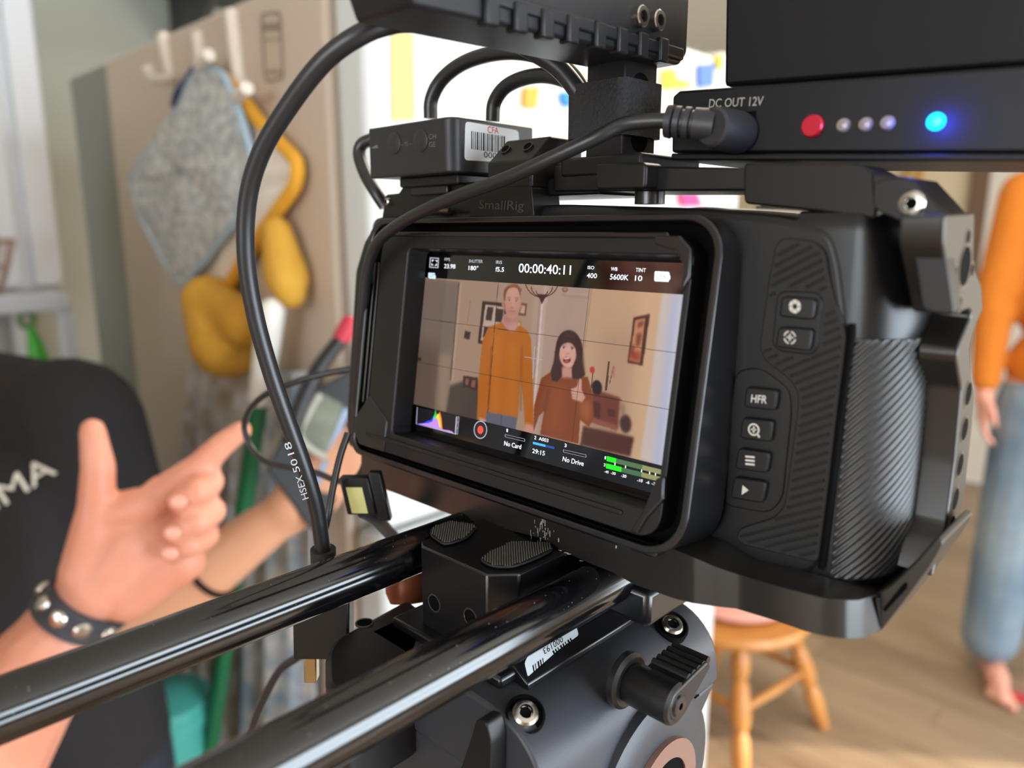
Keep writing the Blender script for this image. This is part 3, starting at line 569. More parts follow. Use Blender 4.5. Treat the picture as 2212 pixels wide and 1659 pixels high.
l4(802, 303, 852, 292, 11, (120, 80, 66), .8); l4(915, 298, 968, 312, 11, (120, 80, 66), .8); e4(828, 334, 24, 12, (226, 204, 196)); e4(938, 346, 22, 12, (222, 200, 192)); e4(830, 335, 11, 11, (74, 52, 50)); e4(936, 346, 11, 11, (74, 52, 50)); l4(804, 326, 852, 326, 6, (130, 84, 74), .8); l4(914, 336, 962, 340, 6, (130, 84, 74), .8)
l4(884, 330, 880, 430, 14, (228, 186, 172), .7, 2); l4(862, 350, 856, 440, 9, (176, 122, 110), .7, 2); e4(868, 446, 30, 12, (178, 120, 110), 1, .8); l4(800, 440, 820, 490, 8, (180, 124, 114), .6, 2)
e4(870, 520, 80, 58, (182, 132, 120), 5, .5); l4(832, 493, 915, 499, 9, (150, 84, 82), .95); l4(842, 511, 905, 514, 9, (198, 134, 126), .7); l4(845, 540, 900, 543, 8, (176, 124, 112), .6, 2)
# woman in rust brown
elli(1098, 660, 64, 92, (66, 46, 44), 1); poly([(1040, 660), (1160, 670), (1172, 780), (1140, 822), (1060, 800), (1008, 806), (1024, 730)], (66, 46, 44), 3)
poly([(962, 800), (1010, 768), (1060, 792), (1132, 800), (1186, 792), (1208, 860), (1218, 985), (1192, 1038), (1150, 1000), (1142, 1118), (956, 1074), (976, 960), (950, 985), (925, 1060), (926, 940)], (140, 76, 46), 1)
poly([(1000, 830), (1080, 830), (1060, 1080), (980, 1060)], (158, 90, 54), 10, .7); poly([(1150, 900), (1205, 920), (1195, 1020), (1150, 980)], (172, 108, 66), 5, .8); line(1000, 850, 978, 960, 8, (104, 52, 32), .6, 3); poly([(1062, 742), (1116, 750), (1112, 800), (1060, 796)], (206, 160, 146), 2)
e4(1705, 1150, 134, 194, (224, 180, 168)); poly(Z4([(1590, 900), (1640, 830), (1720, 790), (1800, 815), (1860, 880), (1895, 960), (1912, 1100), (1908, 1250), (1950, 1400), (1962, 1450), (1890, 1510), (1775, 1500), (1762, 1370), (1830, 1180), (1826, 1040), (1780, 975), (1700, 965), (1630, 985), (1588, 1040), (1574, 1150), (1598, 1300), (1612, 1480), (1540, 1552), (1470, 1535), (1448, 1400), (1500, 1250), (1512, 1100), (1540, 980)]), (70, 48, 48), 1)
poly(Z4([(1640, 860), (1720, 815), (1800, 840), (1780, 930), (1680, 930)]), (98, 70, 68), 8, .6); poly(Z4([(1530, 1150), (1560, 1150), (1570, 1400), (1500, 1480)]), (92, 62, 58), 6, .5); poly(Z4([(1860, 1150), (1890, 1200), (1900, 1400), (1850, 1440)]), (94, 62, 58), 6, .5)
e4(1612, 1180, 30, 44, (236, 176, 166), 5, .6); e4(1790, 1190, 30, 44, (236, 178, 166), 5, .6); e4(1705, 1310, 50, 26, (238, 196, 184), 5, .6)
l4(1602, 1008, 1680, 998, 9, (104, 70, 64), .7); l4(1748, 1010, 1822, 1030, 9, (104, 70, 64), .7); e4(1642, 1042, 34, 15, (236, 220, 214)); e4(1772, 1056, 32, 15, (236, 220, 214)); e4(1644, 1042, 15, 14, (56, 38, 38)); e4(1770, 1056, 15, 14, (56, 38, 38)); l4(1606, 1028, 1676, 1028, 8, (86, 56, 54), .9); l4(1740, 1040, 1806, 1048, 8, (86, 56, 54), .9)
l4(1704, 1060, 1702, 1125, 16, (240, 204, 192), .7, 2); e4(1700, 1138, 30, 11, (190, 136, 126), 1, .8); l4(1628, 1180, 1612, 1240, 8, (196, 142, 132), .7, 2); l4(1758, 1185, 1772, 1245, 8, (196, 142, 132), .7, 2)
e4(1690, 1226, 60, 46, (176, 88, 84)); e4(1690, 1228, 50, 38, (96, 36, 38)); e4(1690, 1203, 48, 16, (244, 232, 226)); e4(1690, 1246, 34, 18, (206, 116, 110), 1, .9)
poly([(1106, 852), (1134, 842), (1146, 800), (1158, 806), (1158, 860), (1176, 892), (1160, 916), (1112, 902)], (218, 172, 158), 1)
for k in range(3): line(1106, 862+k*14, 1134, 866+k*14, 3, (186, 134, 120), .7)
line(754, 335, 702, 966, 3, (58, 46, 42), .75); line(1195, 363, 1110, 1112, 3, (58, 46, 42), .75); line(388, 512, 1632, 679, 3, (58, 46, 42), .75); line(364, 722, 1598, 954, 3, (58, 46, 42), .75)
line(882, 697, 971, 711, 4, (205, 200, 232), .95); line(931, 646, 921, 800, 4, (205, 200, 232), .8)
img = np.clip(img*np.array([.93, .87, .84]), 0, 1); lim = np.where(img <= .04045, img/12.92, ((img+.055)/1.055)**2.4)
vs = [TL(x, s, .12) for s in ss for x in xs]
idx = (np.arange(NS-1)[:, None]*NX+np.arange(NX-1)[None]).ravel(); me = bpy.data.meshes.new('display_picture')
me.from_pydata([W(p) for p in vs], [], np.stack([idx, idx+1, idx+NX+1, idx+NX], 1).tolist())
ca = me.color_attributes.new('picture', 'FLOAT_COLOR', 'POINT'); ca.data.foreach_set('color', np.concatenate([lim.reshape(-1, 3), np.ones((NX*NS, 1))], 1).ravel().astype('f'))
md = bpy.data.materials.new('display_picture'); md.use_nodes = True; nt = md.node_tree; b = nt.nodes['Principled BSDF']; at = nt.nodes.new('ShaderNodeAttribute'); at.attribute_name = 'picture'
b.inputs['Base Color'].default_value = (.004, .004, .004, 1); b.inputs['Roughness'].default_value = .08; nt.links.new(at.outputs['Color'], b.inputs['Emission Color']); b.inputs['Emission Strength'].default_value = .92
link('display_picture', me, md, scr, 0, 0, 0)
# ---- read-outs on the display
def emi(n, c, e=1.0): return mat(n, c, .3, emit=e)
e_w = emi('readout_white', 'e6ecf6', 1.0); e_g = emi('readout_grey', 'a9adb8', .9)
def K(x, y, o=500): return PT(880+x/3.568, o+y/3.568, .14)
def tx(body, a, b_, c, o=500, m_=e_w, bold=.006): return text('readout', body, K(*a, o), K(*b_, o), K(*c, o), m_, scr, .02, bold=bold)
for q in (('FPS', (287, 226), (328, 228), (289, 203), e_g), ('23.98', (283, 283), (369, 287), (285, 250)), ('SHUTTER', (474, 240), (580, 244), (476, 216), e_g), ('180°', (471, 297), (546, 300), (473, 263)), ('IRIS', (682, 248), (729, 251), (684, 223), e_g),
          ('f5.5', (678, 308), (743, 312), (681, 273)), ('00:00:40:11', (857, 316), (1259, 336), (861, 246)), ('ISO', (1389, 290), (1439, 293), (1391, 264)), ('400', (1381, 358), (1459, 362), (1385, 320)), ('WB', (1568, 302), (1618, 305), (1571, 274)),
          ('5600K', (1560, 370), (1702, 377), (1565, 328)), ('TINT', (1759, 310), (1836, 314), (1762, 281)), ('10', (1753, 380), (1808, 383), (1757, 339))): tx(q[0], q[1], q[2], q[3], 500, q[4] if len(q) > 4 else e_w, .004)
for q in (('1', (764, 474), (774, 476), (765, 450)), ('No Card', (745, 578), (875, 608), (749, 543)), ('2  A003', (977, 530), (1085, 556), (980, 503)), ('29:15', (962, 636), (1058, 658), (965, 602)), ('3', (1210, 590), (1226, 594), (1212, 563)), ('No Drive', (1195, 700), (1357, 739), (1200, 663)),
          ('1', (1520, 684), (1529, 686), (1522, 662)), ('2', (1512, 738), (1526, 741), (1514, 716)), ('-45', (1517, 789), (1550, 795), (1519, 770)), ('-30', (1567, 800), (1604, 807), (1569, 780)), ('-20', (1647, 822), (1686, 829), (1650, 800)), ('-10', (1771, 857), (1811, 864), (1774, 834)), ('-6', (1838, 872), (1864, 877), (1841, 850)), ('-3', (1882, 882), (1908, 887), (1885, 860)), ('0', (1938, 896), (1954, 899), (1940, 874))): tx(q[0], q[1], q[2], q[3], 800, e_w, .004)
def fl(name, pts, m_, o=500, lift=.14, th=.02): return MB().prism([PT(880+x/3.568, o+y/3.568, lift) for x, y in pts], NT*th).build(name, m_, scr, 0, 0, 0)
def outline(name, pts, w, m_, o, r=0):
    P = np.array(pts, float); c = P.mean(0); I = []
    for p in P: d = p-c; I.append(p-d/np.array([max(abs(d[0]), 1e-3), max(abs(d[1]), 1e-3)])*w*np.sign(1) if False else p-np.sign(d)*w)
    f3 = lambda Q: rpoly([PT(880+x/3.568, o+y/3.568, .14) for x, y in Q], r) if r else [PT(880+x/3.568, o+y/3.568, .14) for x, y in Q]
    return MB().frame(f3(pts), f3(I), NT*.02).build(name, m_, scr, 0, 0, 0)
outline('frame_icon', ((175, 200), (243, 204), (238, 282), (169, 278)), 6, e_g, 500)
for (x, y, sx, sy) in ((190, 218, 1, 1), (230, 221, -1, 1), (226, 264, -1, -1), (186, 261, 1, -1)): fl('frame_icon_corner', ((x, y), (x+14*sx, y+sy), (x+13*sx, y+5*sy), (x+5*sx, y+5*sy), (x+5*sx, y+14*sy), (x, y+14*sy)), e_w)
fl('lut_badge', ((163, 318), (212, 321), (211, 338), (218, 340), (216, 366), (166, 362), (165, 354), (160, 353)), emi('badge_blue', 'b9d2ea', .95)); text('badge_text', 'LUT', K(168, 350), K(206, 353), K(170, 328), emi('badge_ink', '4a5a78', .5), scr, .05)
fl('battery_icon', ((1912, 306), (2012, 311), (2021, 322), (2020, 338), (2027, 339), (2025, 372), (2017, 372), (2013, 389), (1908, 384), (1903, 374), (1906, 314)), emi('battery_white', 'dfe3ee', .95)); outline('battery_outline', ((1916, 316), (2010, 321), (2005, 379), (1911, 374)), 3, emi('battery_ink', '5a6480', .6), 500); text('battery_text', '71%', K(1938, 362), K(1991, 365), K(1941, 336), emi('battery_ink', '5a6480', .6), scr, .06)
fl('status_dot', [(2133+11*math.cos(a), 385+8*math.sin(a)) for a in np.linspace(0, 6, 10)], e_w)
for (x0, y0, x1, y1, f_) in ((752, 492, 906, 531, 0), (968, 550, 1136, 590, 1), (1201, 610, 1379, 653, 0)):
    if f_: fl('media_bar', ((x0, y0), (x1, y1), (x1, y1+18), (x0, y0+18)), emi('bar_navy', '1d3f86', .9), 800); xm, ym = x0+(x1-x0)*.57, y0+(y1-y0)*.57; fl('media_bar_fill', ((x0, y0), (xm, ym), (xm, ym+18), (x0, y0+18)), emi('bar_blue', '3a97ea', 1), 800, .17)
    else: outline('media_bar', ((x0, y0), (x1, y1), (x1, y1+19), (x0, y0+19)), 4, emi('bar_grey', '8d8496', .9), 800)
def disc(name, cx, cy, rx, ry, m_, lift): return fl(name, [(cx+rx*math.cos(a), cy+ry*math.sin(a)) for a in np.linspace(0, 2*math.pi, 36)[:-1]], m_, 800, lift)
disc('record_ring', 563, 458, 51, 69, emi('ring_grey', 'a9a8b0', .9), .13); disc('record_disc', 563, 458, 46, 63, emi('disc_navy', '1c1c28', .6), .17); disc('record_dot', 563, 459, 22, 31, emi('record_red', 'c8402c', 1), .21)
def mtr(t0, t1, row, c):
    x0, y0, x1, y1 = (1538, 661, 1966, 768) if row == 0 else (1532, 717, 1960, 824); q = lambda t: (x0+(x1-x0)*t, y0+(y1-y0)*t); a, b_ = q(t0), q(t1); fl('level_meter', (a, b_, (b_[0]-2, b_[1]+37), (a[0]-2, a[1]+37)), emi('meter'+c, c, .95), 800)
for row, g in ((0, .165), (1, .275)): mtr(0, g, row, '12dc16'); mtr(g, .64, row, '33583a' if row else '3d5a3c'); mtr(.64, .99, row, '74764e'); mtr(.99, 1.02, row, '5a2026')
for t_ in (.15, .34, .63, .775, .88, .99): x, y = 1536+428*t_, 702+107*t_; fl('meter_tick', ((x-3, y-6), (x+3, y-5), (x+2, y+16), (x-4, y+15)), e_w, 800)
hx, hy, ex, ey = 70, 412, 372, 494
def hist(name, pts, c, l): fl(name, [(hx+(ex-hx)*t, hy+(ey-hy)*t-h) for t, h in pts]+[(hx+(ex-hx)*t, hy+(ey-hy)*t-2) for t in (pts[-1][0], pts[0][0])], emi(name+c, c, .9), 800, l)
fl('histogram_back', ((72, 282), (378, 352), (368, 494), (68, 412)), emi('hist_back', '17171b', .5), 800, .13)
hist('histogram_blue', [(0, 2), (.2, 22), (.28, 45), (.38, 60), (.44, 100), (.48, 110), (.5, 40), (.55, 4)], '1f3fe0', .17); hist('histogram_green', [(.42, 70), (.47, 118), (.49, 150), (.51, 110), (.53, 60)], '22b83a', .20)
hist('histogram_red', [(.5, 40), (.55, 118), (.6, 140), (.64, 96), (.66, 30), (.67, 4)], 'd8641c', .18); hist('histogram_yellow', [(.48, 60), (.53, 118), (.58, 120), (.61, 80), (.63, 10)], 'd8b83a', .21)
hist('histogram_white', [(.05, 2), (.3, 30), (.4, 50), (.48, 90), (.54, 80), (.58, 30), (.65, 10), (.84, 18), (.92, 14), (.96, 2)], 'a57ac8', .23)
fl('histogram_axis', ((75, 283), (78, 284), (71, 413), (375, 490), (375, 494), (67, 413)), e_g, 800, .24)
for q in (((376, 356), (381, 357), (371, 490), (366, 489)),): fl('histogram_axis', q, e_g, 800, .24)
for k in range(3): outline('histogram_bar', ((386-k*4, 356+k*46), (399-k*4, 359+k*46), (396-k*4, 402+k*46), (382-k*4, 399+k*46)), 2, e_g, 800)
# lens with toothed focus ring, seen over the top of the body
ln = thing('camera_lens', 'black lens with toothed focus ring, peeking over the camera top', 'lens', (4, 130, -40)); lc = np.array([4, 0, 10])
MB().lathe([(36, 78), (36, 96), (40, 100), (40, 180), (43, 184), (43, 210), (40, 214), (38, 224), (34, 224), (33, 218), (2, 214)], lc, (0, 1, 0), 64).build('barrel', m_blk, ln)
MB().lathe([(43.2, 186), (46.5, 188), (46.5, 206), (43.2, 208)], lc, (0, 1, 0), 96).build('focus_ring', mat('ring_grey_rubber', '4a4844', .6), ln)
mb = MB()
for k in range(110): a = k*2*math.pi/110; u_ = np.array([math.cos(a), 0, math.sin(a)]); w_ = np.array([-math.sin(a), 0, math.cos(a)]); mb.prism([lc+np.array([0, 189, 0])+u_*r_+w_*q for r_, q in ((46, -.9), (46, .9), (48.4, .45), (48.4, -.45))], (0, 16, 0))
tag(mb.build('gear_teeth', m_rub, ln), kind='stuff')
# ---------------------------------------------------------------- screen hood frame
hd = thing('screen_hood', 'black metal sun hood frame clipped around the camera touchscreen', 'screen hood', TL(0, -46, 0))
tp = lambda Q, n: [TL(x, s, n) for x, s in Q]
MB().frame(tp(rrect(-79, 69.6, -46, 44.2, [6, 13, 11, 9], 7), -9), tp(rrect(-76.6, 67.4, -44, 42.2, [5, 11, 9, 8], 7), -9), NT*19).build('outer_wall', m_mid, hd, .5)
MB().frame(tp(rrect(-77, 68, -44.4, 42.6, [5, 11, 9, 8], 7), -2), tp(rrect(-55, 60.4, -35, 34, 3, 7), -2), NT*4).build('back_plate', m_dark, hd, .3)
MB().frame(tp(rrect(-70, 61.8, -41.8, 38.6, [3, 7, 7, 7], 7), 1), tp(rrect(-54, 60, -34.2, 33.4, [2, 1.5, 4, 2.5], 7), 1), NT*9).build('inner_frame', m_blk, hd, .5)
MB().prism(tp(((-69, -22), (-76.8, -32), (-76.8, -38), (-73, -41.8), (-57, -41.8), (-57, -30)), 4), NT*6.4).build('corner_bracket', m_mid, hd, .4)
MB().prism(tp(rrect(-69, 50, -37.6, -36.2, .5, 2), 9.6), NT*1.2).build('lower_rib', m_blk, hd, .3)
MB().prism(tp(rrect(-66, 54, 37.6, 39.2, .6, 2), 8.8), NT*2).build('upper_rib', m_mid, hd, .4)
MB().prism(tp(rrect(-76, 60, -47.4, -43.6, 1.4, 3), -4), NT*11).build('lower_lip', m_mid, hd, .6)
MB().prism(tp(((59.6, -25), (62, -24), (62.6, -30), (58.2, -36), (55.8, -41), (53.6, -41), (57, -34)), 9), NT*2.2).build('corner_clip', m_mid, hd, .5, 3)
MB().prism(tp(((50, 38.4), (57.5, 38.4), (61.4, 35), (62, 28), (60.2, 24), (59.4, 31), (57, 34.5), (50, 36)), 9), NT*2.0).build('corner_clip', m_mid, hd, .5, 3)
for x_ in (-72.4, -75): MB().prism(tp(rrect(x_-.6, x_+.6, -26, 28, .5, 2), 5), NT*4).build('side_rib', m_mid, hd, .3)
# ================================================================ camera cage
cg = thing('camera_cage', 'black metal cage with threaded holes wrapped around the cinema camera', 'camera cage', (20, 20, -64))
near = [(2041, 462), (2038, 528), (2061, 680), (2097, 667), (2099, 684), (2080, 728), (2069, 756), (2067, 780), (2077, 838), (2062, 1000), (2045, 1130), (2030, 1172)]
far = [(2012, 1250), (2066, 1150), (2084, 1060), (2096, 960), (2107, 850), (2100, 810), (2095, 752), (2105, 711), (2124, 668), (2121, 617), (2102, 570), (2106, 459)]
XO = 118.5
MB().prism(rpoly([PX(*p, XO) for p in near+far], 1.2, 2), (-8.5, 0, 0)).build('side_plate', m_alu2, cg, .5)
MB().prism(rpoly([PY(*p, -1) for p in ((1886, 390), (1966, 382), (2041, 462), (2038, 528), (2061, 680), (1994, 672), (1975, 553), (1971, 517), (1953, 482), (1919, 466), (1886, 452))], 1.5, 3), (0, 7, 0)).build('upper_bracket', m_alu, cg, .5)
MB().prism([PY(*p, 5) for p in ((1880, 372), (1975, 385), (2046, 462), (2040, 500), (2000, 470), (1940, 440), (1885, 440))], (0, 17, 0)).build('bracket_top', m_alu, cg, .6)
MB().prism(rpoly([PY(*p, 8) for p in ((1606, 352), (1850, 352), (1900, 378), (1892, 474), (1760, 456), (1606, 440))], 1.5), (0, 16, 0)).build('top_arm', m_alu, cg, .6)
MB().prism(rpoly([PY(*p, 9) for p in ((1195, 356), (1625, 362), (1625, 412), (1195, 414))], 1), (0, 34, 0)).build('top_plate', m_mid, cg, .6)
MB().box(-60, 20, 10, 44, 51.5, 57).build('top_plate', m_mid, cg, .8)
MB().prism(rpoly([PY(*p, 8) for p in ((824, 470), (833, 420), (861, 417), (876, 393), (1040, 393), (1040, 470))], 1), (0, 9, 0)).build('top_bracket', m_alu, cg, .5)
MB().prism(rpoly([PY(*p, 1) for p in ((800, 500), (786, 524), (768, 585), (748, 906), (752, 962), (800, 990), (830, 990), (850, 520))], 1.5), (0, 22, 0)).build('side_plate', m_mid, cg, .8)
bot = [(780, 968), (1100, 1068), (1455, 1186), (1560, 1231), (1700, 1273), (1790, 1295), (1850, 1297), (1890, 1284), (1903, 1300), (1896, 1366), (1862, 1379), (1830, 1381), (1790, 1376), (1740, 1364), (1665, 1338), (1590, 1315), (1545, 1310), (1495, 1303), (1459, 1294), (1368, 1262), (1323, 1236), (1278, 1219), (1206, 1186), (1165, 1162), (1111, 1148), (1047, 1136), (1007, 1120), (972, 1111), (811, 1049), (790, 1030)]
def yprof(u):                                    # the lower wall bends along its length
    return float(np.interp(u, (780, 1498, 1506, 1592, 1604, 1690, 1772, 1800, 1830, 1862, 1903), (-4, -10, -9.8, -6, -6, -7.4, -6.4, -5, -3, 1, 8)))
topv = [(780, 968), (1100, 1068), (1455, 1186), (1560, 1231), (1700, 1273), (1790, 1295), (1850, 1297), (1903, 1284)]; botv = [(780, 1030), (811, 1049), (972, 1111), (1007, 1120), (1047, 1136), (1111, 1148), (1165, 1162), (1206, 1186), (1278, 1219), (1323, 1236), (1368, 1262), (1459, 1294), (1495, 1303), (1545, 1310), (1590, 1315), (1665, 1338), (1740, 1364), (1790, 1376), (1830, 1381), (1862, 1379), (1903, 1362)]
cols_ = sorted(set([780, 811, 850, 972, 1007, 1047, 1111, 1165, 1206, 1240, 1278, 1323, 1368, 1400, 1459, 1495, 1500, 1507, 1545, 1590, 1597, 1606, 1640, 1690, 1740, 1770, 1780, 1790, 1800, 1812, 1822, 1832, 1842, 1852, 1862, 1872, 1882, 1892, 1903])); rg_ = []
for u in cols_: a_ = PY(u, np.interp(u, *zip(*topv)), yprof(u)); b_ = PY(u, np.interp(u, *zip(*botv)), yprof(u)); rg_.append([a_, b_, np.array([b_[0], 38, b_[2]]), np.array([a_[0], 5.4 if u > 1470 else 38, a_[2]])])
MB().rings(rg_).build('bottom_plate', m_alu2, cg, .5, 2, 28)
MB().prism(rpoly([PY(*p, 8) for p in ((1876, 1292), (1925, 1262), (1975, 1215), (2024, 1160), (2038, 1172), (2010, 1222), (1960, 1290), (1899, 1368), (1870, 1366))], 1.2), (0, 26, 0)).build('corner_link', m_alu2, cg, .5)
MB().prism(rpoly([PY(*p, 7.6) for p in ((1906, 1316), (1950, 1262), (1958, 1258), (1960, 1270), (1912, 1322))], .8), (0, 3, 0)).build('strap_slot', m_dark, cg)
def hole(P, axis, r, parent=cg):  # hole shade painted as a dark disc, thread highlights as a pale rim
    MB().lathe([(r+.45, -.4), (r+.45, .12), (r, .14), (r*.92, -.3)], P, axis, 20).build('thread_rim', mat('glint_rim', '6a645c', .3, .8), parent); MB().lathe([(r*.95, -.3), (r*.95, .08), (.1, .06)], P, axis, 20).build('hole_shade', m_dark, parent)
for (u, v, r) in ((2091, 851, 3.0), (2083, 927, 3.0), (2073, 1004, 3.0), (2063, 1078, 3.0), (2055, 1138, 3.0), (2084, 575, 4.6), (2091, 512, 1.6), (2063, 590, 1.5), (2099, 583, 1.5), (2073, 657, 1.6)): hole(PX(u, v, XO), (1, 0, 0), r)
def screw(P, axis, r, parent, name='screw', m_=None, hexr=.55):
    s_ = MB().lathe([(r, -2), (r, .8), (r*.85, 1.5), (r*.6, 1.7), (r*hexr, 1.7), (r*hexr*.9, .6), (.05, .6)], P, axis, 24).build(name, m_ or m_steel, parent, 0, 0, 25)
    MB().lathe([(r*hexr*.92, 0.2), (r*hexr*.92, .7), (.05, .7)], P, axis, 6).build('socket', m_dark, s_, 0, 0, 0); return s_
screw(PY(1971, 440, -1.2), (0, -1, 0), 2.7, cg); screw(PY(841, 436, 7.6), (0, -1, 0), 1.5, cg)
MB().lathe([(1.1, 0), (1.1, 8), (.9, 9)], PY(972, 456, 5), (-1, 0, .05)).build('pin', mat('copper_pin', '7a6358', .35, .8), cg)
kb = MB().prism(rpoly([PY(*p, 3) for p in ((1286, 352), (1388, 350), (1396, 358), (1394, 408), (1286, 410))], 1.4), (0, 9, 0)).build('thumb_knob', m_alu, cg, .8, 3)
MB().lathe([(4.4, 0), (4.4, 4), (3.2, 4.5), (3.2, 8)], PY(1403, 441, 14), (0, 0, 1)).build('spacer', m_mid, cg)
# worn paint on the lower edge: chips follow the edge of the plate
mb = MB(); rnd = random.Random(8)
for k in range(60):
    t = rnd.random(); u = 1150+rnd.gauss(20, 14) if k < 34 else 1060+200*t; v = (1112+rnd.random()*66) if k < 34 else 1133+(u-1047)*.36+rnd.gauss(0, 2); w = rnd.uniform(.8, 2.2); h = rnd.uniform(2, 14) if k < 34 else rnd.uniform(1, 3)
    yc_ = yprof(u)-.08; q = [PY(u, v, yc_), PY(u+w*(1 if k < 34 else 4), v+1, yc_), PY(u+w*(1 if k < 34 else 4), v+h, yc_), PY(u+.2, v+h, yc_)]; mb.prism(q, (0, .04, 0))
for q in (((1326, 1166), (1334, 1169), (1333, 1174), (1327, 1171)), ((1330, 1178), (1333, 1179), (1332, 1185), (1329, 1184)), ((1045, 1128), (1072, 1138), (1070, 1141), (1044, 1131))): mb.prism([PY(*p, yprof(p[0])-.1) for p in q], (0, .04, 0))
tag(mb.build('paint_chips', mat('bare_metal_chips', 'b9b4a4', .5, .3), cg, 0, 0, 0), kind='stuff')
# ---- hood clamp on the cold shoe
hc = thing('hood_clamp', 'dark metal clamp with embossed maker name gripping the top of the cage', 'clamp', PY(1100, 468, 4))
MB().prism(rpoly([PY(*p, 2) for p in ((1012, 468), (1036, 407), (1148, 403), (1154, 471))], .8), (0, 13, 0)).build('lower_jaw', m_alu, hc, .6)
xl, xr = PY(1052, 370, 2)[0], PY(1148, 370, 2)[0]; z1, z2, z3 = PY(1100, 401, 2)[2], PY(1100, 348, 2)[2], PY(1130, 298, 9)[2]
MB().prism([(xl, y_, z_) for y_, z_ in ((2, z1-1), (2, z2), (4, z2+1.5), (11, z3), (26, z3), (27, z3-2), (27, z1-1))], (xr-xl, 0, 0)).build('upper_jaw', m_alu, hc, .9, 3)
for u, v in ((1092, 322), (1140, 316)):
    P = PY(u, v, 6.5); MB().lathe([(1.9, -2), (1.9, .15), (1.5, .2), (1.4, -1)], P, (0, -.75, .66), 18).build('hole_rim', m_mid, hc); MB().lathe([(1.5, -1), (1.5, .1), (.05, .1)], P, (0, -.75, .66), 18).build('screw_hole', m_dark, hc)
text('embossed_name', 'SmallRig', PY(1034, 457, 1.9), PY(1131, 460, 1.9), PY(1036, 432, 1.9), mat('emboss_dark', '3a342f', .45), hc, .1, bold=.01)
# ---- rods and base block
rods = []
for x_, lb in ((-25.7, 'long glossy black support rod running nearest the pointing hand'), (34.3, 'long glossy black support rod crossing above the tripod head')):
    t = thing('support_rod', lb, 'rod', (x_, 0, -73), 'pair of 15 mm support rods')
    MB().lathe([(5, -272), (6.9, -272), (7.5, -270.5), (7.5, 80)], (x_, 0, -65.6), (0, 1, 0), 64).build('tube', mat('rod_black', '08080b', .13, 0, spec=.8), t)
    MB().lathe([(4.9, -271.5), (4.9, -262), (.05, -262)], (x_, 0, -65.6), (0, 1, 0), 32).build('end_bore', m_dark, t)
    mb = MB()
    for k in range(70):
        a = random.uniform(.2, 1.5); yy = random.uniform(-190, 0); r_ = random.uniform(.03, .1); mb.ell((x_+7.5*math.cos(a), yy, -65.6+7.5*math.sin(a)), (r_, r_*1.4, r_), None, 6)
    tag(mb.build('dust_specks', mat('dust', 'b9b2a6', .9), t), kind='stuff')
bb = thing('riser_block', 'black metal riser block with textured rubber pads between the rods', 'riser block', (4, 0, -84))
MB().prism([(x, y_, -57.4) for x, y_ in ((-13, -35.4), (16.8, -35.4), (23.2, -28.4), (23.2, 40), (-16, 40), (-16, -33))], (0, 0, -27.5)).build('block', m_mid, bb, .6)
m_pad = mat('pad_rubber', '121212', .55)
for (q) in (((926, 1158), (935, 1140), (975, 1128), (1034, 1138), (1010, 1166), (960, 1182)), ((1034, 1212), (1052, 1196), (1105, 1172), (1190, 1176), (1196, 1192), (1150, 1214), (1105, 1230), (1060, 1228))):
    pts = [PZ(*p, -57) for p in q]; pd = MB().prism(rpoly(pts, 3), (0, 0, .8)).build('rubber_pad', m_pad, bb, .3); c2 = [(p[0], p[1]) for p in pts]; mb = MB(); x0, x1 = min(p[0] for p in c2), max(p[0] for p in c2); y0, y1 = min(p[1] for p in c2), max(p[1] for p in c2)
    ux, st_ = x0, 1.05; r_ = 0
    while ux < x1:
        uy = y0+(r_ % 2)*st_/2
        while uy < y1:
            if all(bool(inpoly(np.array(ux+a), np.array(uy+b_), c2)) for a, b_ in ((.9, 0), (-.9, 0), (0, .9), (0, -.9))):
                s_ = .42; mb.add([(ux-s_, uy, -56.2), (ux, uy-s_, -56.2), (ux+s_, uy, -56.2), (ux, uy+s_, -56.2), (ux, uy, -55.75)], [(0, 1, 4), (1, 2, 4), (2, 3, 4), (3, 0, 4)])
            uy += st_
        ux += st_*.5; r_ += 1
    tag(mb.build('pad_studs', mat('stud_rubber', '3a3733', .4), pd, 0, 0, 0), kind='stuff')
for u, v in ((938, 1303), (1016, 1334)): hole(PY(u, v, -35.5), (0, -1, 0), 2.6, bb)
MB().box(-42, 48, 2, 34, -78, -66).build('rod_clamp', m_mid, bb, 2)
MB().box(-40, 46, 34, 60, -76, -56).build('rod_clamp', m_mid, bb, 2)
# ---------------------------------------------------------------- tripod with fluid head
th_ = thing('tripod', 'black fluid-head tripod under the camera with barcode sticker and lever', 'tripod', (8, 0, -H0)); m_hd = mat('head_grey_black', '35373d', .42, 0, bump=(2600, .35, .0001))
prof = [(-34, -104), (-32, -92), (-26, -88), (26, -88), (31, -88.6)]+[(31+19*math.sin(a), -107.6+19*math.cos(a)) for a in np.linspace(.15, 1.4, 9)]+[(50.6, -113), (-34, -113)]
MB().prism([(x, -47, z) for x, z in prof], (0, 91, 0)).build('head_body', m_hd, th_, 1.2, 3)
yl = PX(1478, 1600, 50)[1]; MB().prism([(50.4, y_, z_) for y_, z_ in ((-46.5, -112.6), (43, -112.6), (yl+8, -124), (yl, -140), (yl, -170), (-46.5, -170))], (-84, 0, 0)).build('head_base', m_hd, th_, 1.5, 3)
MB().box(-24, 27, -40, 62, -88, -84.4).build('plate', m_mid, th_, 1)
MB().prism([(x, -34, z) for x, z in ((24.5, -88.5), (24.5, -83.6), (26.5, -83.2), (32, -86.6), (32, -88.5))], (0, 60, 0)).build('plate_rail', m_mid, th_, .4)
nS = np.array([.52, 0, .85]); S = lambda u, v, l=0: (lambda d: CAM+d*(((nS@np.array([29.2, 0, -84.8])+.12+l)-nS@CAM)/(nS@d)))(ray(u, v))
